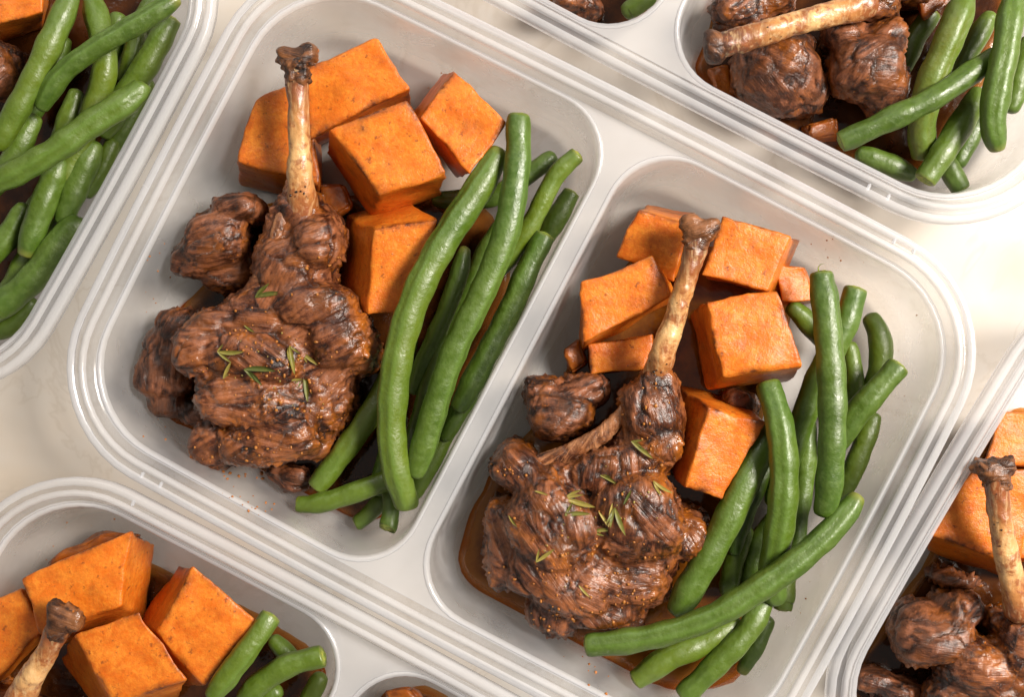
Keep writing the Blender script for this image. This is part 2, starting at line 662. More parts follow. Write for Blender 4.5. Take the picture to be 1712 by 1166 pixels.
def to_world(key, q):
    x, y, th = CONT[key]
    c, s = math.cos(th), math.sin(th)
    return np.array([x + c * q[0] - s * q[1], y + s * q[0] + c * q[1]])


def inside(key, side, p, z, margin=.4):
    """pull a point into the compartment so nothing pokes through its wall"""
    q = to_local(key, p)
    R = comp_ring(side, wall_inset(max(z, 2)) + margin)
    x0, x1 = R[:, 0].min(), R[:, 0].max()
    y0, y1 = R[:, 1].min(), R[:, 1].max()
    r = 16.0
    c = np.array([(x0 + x1) / 2, (y0 + y1) / 2])
    hx, hy = (x1 - x0) / 2, (y1 - y0) / 2
    d = q - c
    a = np.minimum(np.abs(d), [hx, hy])
    k = a - np.array([hx - r, hy - r])
    if k[0] > 0 and k[1] > 0:
        L = math.hypot(*k)
        if L > r:
            k *= r / L
            a = np.array([hx - r, hy - r]) + k
    q = c + np.sign(d) * a
    return to_world(key, q)


def home(p):
    """which container and which half of it a point lies in"""
    best = min(((max(abs(q[0]) - L2, abs(q[1]) - W2), k, 1 if q[0] > 0 else -1) for k in 'CABDE' for q in [to_local(k, p)]))
    return best[1], best[2]


# a BVH of all meshes that crumbs and leaves can lie on
def bvh_of(objs):
    V, F = [], []
    for o in objs:
        mwv = o.matrix_world
        b = len(V)
        V += [tuple(mwv @ v.co) for v in o.data.vertices]
        F += [[b + i for i in p.vertices] for p in o.data.polygons]
    return BVHTree.FromPolygons(V, F)


def hit(bvh, px):
    o = Vector(CAM_P * MM)
    d = Vector(ray(px)).normalized()
    loc, nrm, idx, dist = bvh.ray_cast(o, d)
    if loc is None:
        return None, None
    if nrm.dot(d) > 0:
        nrm = -nrm
    return loc, nrm


# ------------------------------------------------------------------ meat
def ico(sub=4):
    b = bmesh.new()
    bmesh.ops.create_icosphere(b, subdivisions=sub, radius=1)
    V = np.array([v.co[:] for v in b.verts])
    F = [[v.index for v in f.verts] for f in b.faces]
    b.free()
    return V, F


ICO4, ICO3 = ico(4), ico(3)


def remeshed(lobes, voxel):
    """lobes: (px, py, z, rx_px, ry_px, rz_mm, angle) ellipsoids or ('tube', [(px,py,z,r_px)...]) -> vertices, quads of their union"""
    V, F = [], []

    rs = np.random.RandomState(int(abs(lobes[0][1] if lobes[0][0] != 'tube' else 7) * 10) % 9973)

    def add(c, ax, ang, src, box=0.0):
        S, T = src
        if box:
            g = (np.abs(S) ** box).sum(1) ** (-1 / box)
            S = S * g[:, None]
            tx, ty = rs.uniform(-.16, .16, 2)
            S = S * np.array(ax)
            S = np.stack([S[:, 0], S[:, 1], S[:, 2] + S[:, 0] * tx + S[:, 1] * ty], 1)
            ax = (1, 1, 1)
        P = S * np.array(ax)
        ca, sa = math.cos(ang), math.sin(ang)
        P = np.stack([P[:, 0] * ca - P[:, 1] * sa, P[:, 0] * sa + P[:, 1] * ca, P[:, 2]], 1) + c
        b = sum(len(v) for v in V)
        V.append(P)
        F.extend([[b + i for i in t] for t in T])

    for lb in lobes:
        if lb[0] == 'tube':
            pts = lb[1]
            flat = lb[2] if len(lb) > 2 else 1.0
            for k in range(len(pts) - 1):
                a, c = np.array(pts[k], float), np.array(pts[k + 1], float)
                L = np.hypot(*(c - a)[:2])
                m = max(2, int(L / (min(a[3], c[3]) * .18)))
                for i in range(m + 1):
                    q = a + (c - a) * i / m
                    r = q[3] * mmpp(q[2])
                    add(at(q[:2], q[2]), (r, r, r * flat), 0, ICO3)
        else:
            px, py, z, rx, ry, rz = lb[:6]
            ang = math.radians(-(lb[6] if len(lb) > 6 else 0))
            s = mmpp(z)
            add(at((px, py), z), (rx * s * .95, ry * s * .95, rz * .95), ang, ICO4, 2.9)
    me = bpy.data.meshes.new('tmp')
    me.from_pydata(np.concatenate(V).tolist(), [], F)
    o = bpy.data.objects.new('tmp', me)
    COL.objects.link(o)
    m = o.modifiers.new('r', 'REMESH')
    m.mode = 'VOXEL'
    m.voxel_size = voxel
    dg = bpy.context.evaluated_depsgraph_get()
    e = o.evaluated_get(dg)
    q = e.to_mesh()
    nv = len(q.vertices)
    P = np.empty(nv * 3)
    q.vertices.foreach_get('co', P)
    P = P.reshape(-1, 3)
    Fq = [list(p.vertices) for p in q.polygons]
    e.to_mesh_clear()
    bpy.data.objects.remove(o)
    bpy.data.meshes.remove(me)
    return P, Fq


def vnormals(P, Fq):
    Q = np.array([f if len(f) == 4 else f + [f[-1]] for f in Fq])
    n = np.cross(P[Q[:, 2]] - P[Q[:, 0]], P[Q[:, 3]] - P[Q[:, 1]])
    N_ = np.zeros_like(P)
    for k in range(4):
        np.add.at(N_, Q[:, k], n)
    return N_ / (np.linalg.norm(N_, axis=1, keepdims=True) + 1e-12), Q


def smooth_mesh(P, Q, it):
    for _ in range(it):
        A = np.zeros_like(P)
        c = np.zeros(len(P))
        for k in range(4):
            a, b = Q[:, k], Q[:, (k + 1) % 4]
            np.add.at(A, a, P[b])
            np.add.at(A, b, P[a])
            np.add.at(c, a, 1)
            np.add.at(c, b, 1)
        P = P * .4 + .6 * A / np.maximum(c, 1)[:, None]
    return P


def flesh(name, lobes, mat, seed, voxel=.7, warp=2.2, lump=1.5, fib=.45, crack=1.3, grain=.3, fdir=(1, 0, 0), parent=None,
          floor=2.2, sm=9, origin=None, bundle=1.0):
    P, Fq = remeshed(lobes, voxel)
    Nn, Q = vnormals(P, Fq)
    P = smooth_mesh(P, Q, sm)
    o = seed * 13.7
    # bend the round lobes out of shape
    W = np.stack([fbm(P / 15 + o, seed, 2), fbm(P / 15 + o + 50, seed + 1, 2), fbm(P / 15 + o + 90, seed + 2, 2)], 1)
    W2_ = np.stack([fbm(P / 5 + o, seed + 7, 2), fbm(P / 5 + o + 50, seed + 8, 2), fbm(P / 5 + o + 90, seed + 9, 2)], 1)
    P = P + W * warp * .8 + W2_ * warp * .06
    Nn, _ = vnormals(P, Fq)
    f = np.array(fdir, float)
    f /= np.linalg.norm(f)
    fx = np.array([[f[0], f[1], 0], [-f[1], f[0], 0], [0, 0, 1.0]])
    # bundles of muscle with seams between them, each with fibres running its own way
    A = P @ fx.T
    A = A + 2.2 * np.stack([fbm(P / 6 + o + 11 * k, seed + 20 + k, 2) for k in range(3)], 1)
    d1, d2, cid = worley(A / np.array([19.0, 10.0, 10.0]) * (1 / bundle) + o, seed + 3)
    seam = np.exp(-((d2 - d1) / .10) ** 2)
    bulge = np.clip(1.2 - d1 * 1.5, 0, .75)
    ang = (cid - .5) * 1.9
    B = P @ fx.T
    al = B[:, 0] * np.cos(ang) + B[:, 1] * np.sin(ang)
    cr = -B[:, 0] * np.sin(ang) + B[:, 1] * np.cos(ang)
    S = np.stack([al / 10, cr / 1.15, B[:, 2] / 1.8], 1)
    fi = fbm(S + o, seed + 5, 2)
    fi2 = fbm(S * np.array([1.3, .42, .42]) + o + 60, seed + 25, 2)
    split = np.clip(1 - np.abs(fi2) * 3.2, 0, 1) ** 3
    lo = fbm(P / 3.4 + o, seed + 12, 3)
    rag = np.clip(fbm(P / 10 + o + 5, seed + 14, 2) * 1.5 - .12 + .95 * np.clip(1 - Nn[:, 2] * 1.15, 0, 1), 0, 1)   # the crust is crumbly round the edges
    pit = fbm(P / 1.3 + o + 3, seed + 33, 2)
    gr = np.clip(fbm(P / 1.5 + o, seed + 13, 2), 0, 1) ** 1.2
    d = (bulge * lump * .10 + lo * lump * (.05 + .50 * rag) + fi * fib * .30 * (1 - .4 * rag) - split * crack * .26 * (1 - .6 * rag)
         - seam * crack * .75 * np.clip(noise3(P / 8 + o, seed + 30) * 1.5 + .1, 0, 1) + pit * .14 + gr * grain * (.4 + 6.0 * rag))
    P = P + Nn * d[:, None]
    tone = .50 + .38 * fbm(P / 9 + o + 3, seed + 15, 2) + (cid - .5) * .24 + .26 * fi + .14 * pit - .25 * seam - .22 * split
    char = .44 + .60 * fbm(P / 12 + o + 77, seed + 16, 3) + .10 * seam
    P[:, 2] = np.maximum(P[:, 2], floor + .15 * noise3(P / 2, seed))
    org = np.array(origin if origin is not None else (0, 0, 0), float)
    me = mesh(name, P, Fq, True, org, {'tone': np.clip(tone, 0, 1), 'char': np.clip(char, 0, 1), 'rag': rag, 'fibre': np.clip(.5 + fi * .6, 0, 1), 'fa': al / 12 + cid * 40, 'fc': cr / .62, 'fz': P[:, 2] / 1.2})
    return link(name, me, mat, parent)


def chunk(label, cat, lobes, seed, group='braised meat chunks beside the chops', mat=None, **kw):
    base = at(lobes[0][:2], 2.0)
    o = flesh('meat_chunk', lobes, mat or M_CHUNK, seed, origin=(base[0], base[1], 2.0), **kw)
    o.location = (base[0] * MM, base[1] * MM, 2.0 * MM)
    return tag(o, label, cat, group)


def bone(root, org, pts, knob, seed):
    """shank bone: pts (px,py,z,r_px) from the knuckle to the meat"""
    P, Fq = remeshed([('tube', pts)], .55)
    Nn, Q = vnormals(P, Fq)
    P = smooth_mesh(P, Q, 6)
    a, b = at(pts[0][:2], pts[0][2]), at(pts[-1][:2], pts[-1][2])
    ax = (b - a)
    t = ((P - a) @ ax) / (ax @ ax)
    al = (P - a) @ ax / np.linalg.norm(ax)
    q = np.stack([P[:, 0], P[:, 1], P[:, 2]], 1)
    d = .60 * fbm(q / 6 + seed, seed, 2) + .22 * fbm(q / 1.6 + seed, seed + 3, 2)
    P = P + Nn * d[:, None]
    me = mesh('shank_bone', P, Fq, True, org, {'along': np.clip(t, 0, 1)})
    s = link('shank_bone', me, M_BONE, root)
    k = flesh('knuckle', knob, M_KNOB, seed + 40, voxel=.5, warp=.8, lump=.8, fib=.2, crack=.8, grain=.28, parent=s, floor=3, origin=org)
    return s


def chop(label, lobes, seed, bone_pts, knob, rib=None, fdir=(1, 0, 0), voxel=.48, **kw):
    base = at(lobes[0][:2], 2.0)
    base[2] = 2.0
    root = empty('lamb_chop', base)
    tag(root, label, 'lamb chop', 'bone-in lamb chops in the containers')
    m = flesh('meat', lobes, M_CHOP, seed, voxel=voxel, parent=root, origin=base, fdir=fdir, **kw)
    if rib:
        flesh('rib_bone', [('tube', rib, .62)], M_RIB, seed + 90, voxel=.5, warp=.8, lump=.15, fib=.22, crack=.25, grain=.10, parent=root, origin=base, sm=16,
              fdir=(rib[-2][0] - rib[1][0], -(rib[-2][1] - rib[1][1]), 0))
    bone(root, base, bone_pts, knob, seed)
    return root, m


CHOP_L, MEAT_L = chop(
    'glazed lamb chop in the left half of the middle container, bone pointing straight up', [
        (478, 612, 18, 128, 138, 13, 15), (508, 430, 19, 62, 100, 12, 4), (502, 352, 23, 40, 34, 10), (533, 405, 23, 46, 52, 12), (488, 440, 19, 58, 60, 14), (528, 510, 24, 76, 42, 11, 8),
        (440, 520, 21, 72, 42, 12, -18), (385, 548, 20, 74, 38, 12, -18), (345, 590, 20, 42, 52, 14, 10), (425, 598, 24, 92, 50, 12, 8),
        (572, 572, 22, 58, 50, 13, -10), (612, 600, 17, 26, 34, 9), (430, 672, 22, 100, 50, 12, 8), (452, 738, 17, 98, 42, 13, -6),
        (365, 735, 13, 42, 48, 11, 30), (545, 655, 14, 52, 42, 11, -30), (520, 740, 14, 36, 34, 10)],
    3, [(497, 118, 37, 22), (499, 180, 36, 20), (501, 250, 34, 20), (503, 315, 31, 23), (504, 350, 27, 30)],
    [(497, 104, 37.5, 27, 24, 4.0), (478, 93, 38, 17, 15, 3.0), (516, 90, 38, 16, 18, 3.2), (497, 128, 37, 23, 18, 3.6)],
    rib=[(486, 306, 24, 10), (470, 370, 29.5, 13), (449, 436, 29, 14), (416, 490, 27, 16), (374, 524, 24, 16), (338, 548, 17, 12)], fdir=(1, .2, 0))

CHOP_R, MEAT_R = chop(
    'glazed lamb chop in the right half of the middle container, bone leaning right', [
        (1000, 890, 18, 152, 128, 13, 20), (1078, 725, 20, 60, 96, 12, 14), (1098, 648, 24, 40, 34, 10), (1086, 690, 23, 54, 58, 13), (1085, 742, 22, 56, 42, 12), (1020, 778, 22, 82, 38, 12, -18),
        (862, 778, 18, 48, 36, 13, 40), (915, 805, 20, 60, 38, 12, -10), (925, 872, 24, 86, 78, 13, 30), (1062, 868, 25, 84, 80, 14, -10),
        (935, 968, 20, 98, 58, 12, 18), (925, 1030, 13, 48, 34, 10, 20), (1015, 1015, 15, 72, 34, 12, -8), (850, 905, 14, 44, 84, 11, 4),
        (1148, 896, 15, 36, 46, 12), (1086, 985, 12, 40, 30, 9, -20), (1055, 1028, 8, 30, 22, 6)],
    8, [(1168, 400, 37, 20), (1150, 460, 36, 18.5), (1128, 530, 34, 19), (1106, 595, 32, 21), (1094, 640, 27, 25)],
    [(1172, 385, 37.5, 28, 22, 4.0), (1155, 370, 38, 17, 15, 3.0), (1191, 378, 38, 17, 15, 3.1), (1165, 408, 37, 22, 18, 3.6)],
    rib=[(1098, 598, 24, 10), (1072, 648, 28.5, 13), (1042, 692, 28.5, 15), (1008, 727, 27.5, 17), (952, 761, 25.5, 18), (888, 786, 22.5, 19), (842, 796, 16, 14)], fdir=(.6, -1, 0))

chop('lamb chop in the top container whose brown-tipped bone lies nearly sideways', [
    (1462, 8, 18, 44, 36, 12), (1510, -35, 18, 66, 46, 12), (1570, -60, 16, 70, 50, 12)],
    15, [(1212, 74, 33, 23), (1290, 50, 32, 20), (1360, 32, 31, 20), (1445, 6, 28, 25)],
    [(1194, 80, 33, 21, 27, 4.0), (1187, 64, 33, 14, 14, 2.8), (1192, 97, 33, 15, 13, 2.8)], voxel=.7)

chop('lamb chop at the bottom left edge, only its dark roasted bone in view', [
    (10, 1182, 18, 60, 40, 12), (-40, 1150, 14, 50, 50, 11), (60, 1205, 16, 60, 40, 11)],
    22, [(100, 1046, 37, 22), (80, 1090, 36, 20), (55, 1130, 34, 22), (30, 1175, 31, 25)],
    [(108, 1032, 37.5, 28, 22, 4.0), (92, 1018, 38, 15, 15, 3.0), (126, 1040, 38, 17, 17, 3.1), (96, 1056, 37, 22, 17, 3.6)], voxel=.7)

CHOP_E, MEAT_E = chop('lamb chop in the lower right container, pale bone rising from dark meat', [
    (1640, 1122, 19, 78, 50, 12, 20), (1716, 1075, 21, 60, 60, 12), (1700, 1170, 20, 92, 50, 12), (1664, 1038, 16, 26, 26, 8), (1590, 1170, 15, 50, 40, 11)],
    28, [(1664, 800, 37, 22), (1672, 860, 36, 20), (1686, 940, 34, 20), (1702, 1020, 30, 24)],
    [(1663, 784, 37.5, 27, 20, 4.0), (1642, 780, 38, 17, 14, 3.0), (1684, 778, 38, 16, 14, 3.1), (1667, 806, 37, 23, 16, 3.6)], voxel=.65)

chunk('flat dark meat piece against the left wall, beneath the left chop', 'meat chunk', [
    (282, 605, 11, 54, 62, 8, 10), (302, 552, 11, 46, 36, 8), (280, 660, 9, 34, 42, 6), (335, 690, 8, 44, 26, 5)], 31, fdir=(0, 1, 0))
chunk('meat chunk left of the rib of the left chop, in the middle container', 'meat chunk', [
    (362, 402, 16, 58, 54, 13), (402, 352, 16, 52, 30, 12), (328, 432, 14, 42, 34, 12), (385, 455, 12, 52, 38, 9)], 35, fdir=(1, .3, 0))
chunk('small saucy meat scrap at the lower edge of the left compartment', 'meat scrap', [
    (492, 800, 8, 30, 24, 5), (470, 790, 7, 24, 18, 4)], 37, voxel=.6, warp=1)
chunk('meat chunk above the rib of the right chop, in the middle container', 'meat chunk', [
    (940, 685, 15, 60, 48, 13, -20), (912, 662, 14, 36, 32, 11), (985, 650, 13, 40, 30, 10)], 39, fdir=(1, .6, 0))
chunk('small reddish meat scrap squeezed between two orange cubes, right compartment', 'meat scrap', [
    (1240, 672, 13, 34, 20, 6, 20)], 41, voxel=.6, warp=1)
chunk('striated meat chunk under the sideways bone in the top container', 'meat chunk', [
    (1300, 130, 15, 70, 66, 13, 30), (1252, 112, 13, 34, 52, 10), (1345, 158, 13, 42, 38, 11), (1325, 85, 14, 40, 30, 10)], 43, fdir=(.5, -1, 0))
chunk('squarish meat chunk beside the green beans in the top container', 'meat chunk', [
    (1442, 112, 18, 60, 58, 14, 10), (1475, 148, 16, 38, 44, 12), (1412, 62, 16, 38, 32, 12), (1470, 70, 16, 34, 36, 12)], 45, fdir=(.7, .7, 0))
chunk('dark meat chunk in the top container above the bone tip', 'meat chunk', [(1240, 26, 13, 52, 38, 11), (1290, 4, 13, 40, 30, 10)], 47)
chunk('meat scrap peeking from the cut-off left half of the top container', 'meat scrap', [
    (958, 6, 12, 44, 22, 9), (985, 14, 10, 22, 16, 7)], 49)
chunk('meat chunk cut off by the left edge of the photo, under the beans', 'meat chunk', [(2, 118, 15, 36, 52, 12), (-30, 100, 14, 40, 50, 11)], 51)
chunk('blocky meat chunk along the left wall of the lower right container', 'meat chunk', [
    (1552, 1062, 17, 66, 46, 13, -15), (1600, 1015, 15, 38, 30, 11), (1530, 1040, 15, 40, 30, 12)], 53, fdir=(1, .2, 0))
chunk('crumbly meat scrap above the blocky chunk in the lower right container', 'meat scrap', [
    (1600, 972, 12, 36, 14, 6, 10), (1572, 962, 10, 22, 12, 5)], 55, voxel=.6, warp=1, grain=.7)
chunk('crumbly brown scrap at the bottom edge of the lower right container', 'meat scrap', [
    (1462, 1138, 9, 34, 20, 6), (1505, 1156, 10, 32, 22, 7)], 57, voxel=.6, warp=1, grain=.7)


# ------------------------------------------------------------------ sweet potato cubes
def pot_grid():
    g = np.array([-1, -.985, -.95, -.9, -.8, -.64, -.48, -.32, -.16, 0, .16, .32, .48, .64, .8, .9, .95, .985, 1])
    n = len(g)
    idx, V, F = {}, [], []

    def vid(p):
        k = tuple(np.round(p, 4))
        if k not in idx:
            idx[k] = len(V)
            V.append(p)
        return idx[k]

    for axis in range(3):
        for s in (-1, 1):
            for i in range(n - 1):
                for j in range(n - 1):
                    q = []
                    for a, b in ((i, j), (i + 1, j), (i + 1, j + 1), (i, j + 1)):
                        p = [0, 0, 0]
                        p[axis] = s
                        p[(axis + 1) % 3] = g[a]
                        p[(axis + 2) % 3] = g[b]
                        q.append(vid(p))
                    F.append(q if s > 0 else q[::-1])
    return np.array(V, float), F


POT_V, POT_F = pot_grid()


def potato(label, quad, zt, shift, dz, seed, rough=1.0, mat=None, name='sweet_potato_cube'):
    """quad: four corners of the top face as seen (clockwise from upper left); shift: how far the lower face shows beyond it"""
    zs = zt if isinstance(zt, (list, tuple)) else [zt] * 4
    T = [at(p, z) for p, z in zip(quad, zs)]
    dz += 3
    mx, my = sum(p[0] for p in quad) / 4, sum(p[1] for p in quad) / 4
    quad = [(mx + (p[0] - mx) * 1.035, my + (p[1] - my) * 1.035) for p in quad]
    T = [at(p, z) for p, z in zip(quad, zs)]
    B = [at((p[0] + shift[0], p[1] + shift[1]), max(2.3, z - dz)) for p, z in zip(quad, zs)]
    r = .36 if mat else .065
    P = POT_V
    q = np.clip(P, -1 + r, 1 - r)
    d = P - q
    nn = np.linalg.norm(d, axis=1, keepdims=True)
    R = q + np.where(nn > 0, d / np.maximum(nn, 1e-9) * r, 0)
    u, v, w = (R[:, 0:1] + 1) / 2, (R[:, 1:2] + 1) / 2, (R[:, 2:3] + 1) / 2
    bil = lambda C: (C[3] * (1 - u) + C[2] * u) * (1 - v) + (C[0] * (1 - u) + C[1] * u) * v
    X = bil(B) * (1 - w) + bil(T) * w
    c = X.mean(0)
    nd = (X - c) / np.linalg.norm(X - c, axis=1, keepdims=True)
    o = seed * 7.7
    W = np.stack([fbm(X / 12 + o, seed, 2), fbm(X / 12 + o + 40, seed + 1, 2), fbm(X / 12 + o + 80, seed + 2, 2)], 1)
    X = X + W * 1.15 * rough
    e = np.sort(np.abs(P), axis=1)[:, 1]          # 1 on an edge of the cube
    edge = np.clip((e - .8) / .2, 0, 1)
    X = X + nd * (.20 * fbm(X / 1.6 + o, seed + 4, 2) + .55 * rough * edge * (fbm(X / 2.2 + o, seed + 5, 3) - .25))[:, None]
    side = np.clip(noise3(X / 7 + o, seed + 6) * .9 + .15, 0, 1)
    brown = np.clip(edge ** 1.3 * 1.5 * np.clip(side + .12, 0, 1) + np.clip(noise3(X / 6 + o + 9, seed + 7) - .45, 0, 1) * 1.3, 0, 1)
    X[:, 2] = np.maximum(X[:, 2], 2.1)
    org = (c[0], c[1], float(X[:, 2].min()))
    me = mesh(name, X, POT_F, True, org, {'brown': brown})
    ob = link(name, me, mat or M_POT)
    ob.location = [k * MM for k in org]
    return tag(ob, label, 'sweet potato', 'roasted sweet potato cubes')


for args in (
    ('long sweet potato block at the back of the left compartment, right of the bone', [(508, 116), (628, 66), (680, 150), (520, 228)], [25, 27, 27, 25], (8, 22), 20, 1),
    ('sweet potato slab left of the bone in the left compartment', [(424, 165), (522, 128), (530, 305), (396, 268)], [24, 24, 22, 22], (10, 42), 18, 2),
    ('sweet potato cube front and centre in the left compartment, topmost of its pile', [(556, 214), (676, 168), (745, 286), (633, 320)], [34, 35, 34, 34], (-12, 42), 20, 3),
    ('sweet potato cube at the right of its pile, leaning beside the tallest bean', [(705, 198), (763, 122), (846, 206), (786, 292)], [30, 29, 29, 30], (-24, 2), 20, 4),
    ('sweet potato cube upright between the left chop and the leftmost big bean', [(627, 386), (730, 366), (672, 520), (616, 523)], [28, 28, 24, 25], (-52, -26), 19, 5),
    ('small browned sweet potato bit behind the bone, left compartment', [(528, 312), (572, 306), (588, 350), (540, 378)], [17, 17, 17, 17], (-4, 6), 12, 6, 2.2, M_POTS),
    ('sweet potato cube in the back left corner of the right compartment', [(1068, 358), (1152, 376), (1124, 470), (1031, 430)], [25, 27, 25, 22], (12, -20), 18, 7),
    ('sweet potato cube right behind the tip of the leaning bone', [(1206, 366), (1322, 398), (1280, 488), (1174, 458)], [29, 29, 28, 28], (14, 8), 20, 8),
    ('sweet potato cube left of the leaning bone in the right compartment', [(970, 474), (1092, 428), (1124, 492), (974, 572)], [28, 29, 29, 28], (2, 12), 17, 9),
    ('reddish sweet potato slice tucked under the cube left of the leaning bone', [(982, 580), (1088, 560), (1094, 614), (988, 624)], [17, 17, 17, 17], (0, 2), 11, 10),
    ('tiny saucy sweet potato bit by the divider in the right compartment', [(940, 590), (966, 570), (982, 606), (950, 622)], [12, 12, 12, 12], (0, 2), 8, 11, 2.2, M_POTS),
    ('large dark-spotted sweet potato cube in the middle of the right compartment', [(1183, 503), (1298, 491), (1340, 608), (1210, 628)], [34, 34, 34, 34], (-27, 26), 20, 12),
    ('sweet potato cube beside the right chop, below the dark-spotted one', [(1184, 688), (1276, 712), (1208, 832), (1150, 812)], [28, 26, 25, 27], (-48, -46), 19, 13),
    ('low sweet potato piece mostly hidden behind the tall upright bean, right compartment', [(1296, 440), (1344, 448), (1362, 500), (1306, 506)], [17, 17, 15, 17], (4, 6), 13, 14),
    ('reddish sweet potato slice lowest at the back of the lower left container', [(76, 942), (168, 886), (230, 900), (110, 990)], [18, 18, 18, 18], (4, 8), 12, 15, 2.2, M_POTS),
    ('long sweet potato block behind the knuckle in the lower left container', [(40, 968), (214, 892), (200, 1016), (66, 1062)], [30, 30, 29, 29], (44, 18), 20, 16),
    ('dim sweet potato cube cut off by the photo edge, lower left container', [(-50, 1020), (38, 984), (68, 1058), (-10, 1142)], [24, 24, 24, 24], (4, 10), 18, 17),
    ('sweet potato cube nearest the bottom edge in the lower left container', [(127, 1066), (231, 1023), (313, 1140), (192, 1174)], [33, 33, 32, 32], (-24, 34), 20, 18),
    ('sweet potato cube standing beside the beans of the lower left container', [(328, 950), (428, 1038), (340, 1148), (262, 1056)], [30, 29, 29, 30], (-30, -4), 20, 19),
    ('saucy orange bit in the cut-off right half of the lower left container', [(640, 1158), (690, 1150), (720, 1190), (650, 1200)], [20, 20, 20, 20], (0, 4), 12, 20, 2.2, M_POTS),
    ('sweet potato cube in the upper corner of the lower right container', [(1682, 690), (1770, 700), (1765, 790), (1648, 772)], [27, 27, 27, 27], (-4, 8), 18, 21),
    ('sweet potato slab under the upright bone in the lower right container', [(1628, 790), (1730, 784), (1700, 948), (1560, 894)], [25, 25, 24, 24], (-9, 24), 16, 22),
    ('sweet potato piece right of the upright bone, at the photo edge', [(1696, 812), (1780, 800), (1780, 920), (1704, 930)], [22, 22, 22, 22], (0, 8), 14, 23),
    ('sweet potato cube in the very top left corner of the photo', [(-70, -40), (76, -46), (66, 14), (-10, 42)], [28, 28, 28, 28], (4, 36), 20, 24),
    ('orange sweet potato tip between meat and beans of the top container', [(1520, -30), (1590, -40), (1584, 8), (1540, 28)], [20, 20, 20, 20], (0, 2), 14, 25, 2.2, M_POTS),
    ('sauce-covered sweet potato bit near the bone tip in the top container', [(1172, 118), (1215, 108), (1242, 172), (1196, 166)], [12, 12, 12, 12], (2, 6), 9, 26, 2.2, M_POTS),
    ('sauce-covered orange bit under the meat at the wall of the top container', [(1336, 205), (1390, 196), (1402, 236), (1360, 232)], [11, 11, 11, 11], (0, 3), 8, 27, 2.2, M_POTS),
):
    potato(*args)


# ------------------------------------------------------------------ green beans
def spline(C, n):
    C = np.asarray(C, float)
    if len(C) == 2:
        C = np.array([C[0], (C[0] + C[1]) / 2, C[1]])
    E = np.vstack([2 * C[0] - C[1], C, 2 * C[-1] - C[-2]])
    out = []
    m = len(C) - 1
    for i in range(n):
        u = i / (n - 1) * m
        k = min(int(u), m - 1)
        t = u - k
        a, b, c, d = E[k], E[k + 1], E[k + 2], E[k + 3]
        out.append(.5 * ((2 * b) + (c - a) * t + (2 * a - 5 * b + 4 * c - d) * t * t + (3 * b - 3 * c + d - a) * t ** 3))
    return np.array(out)


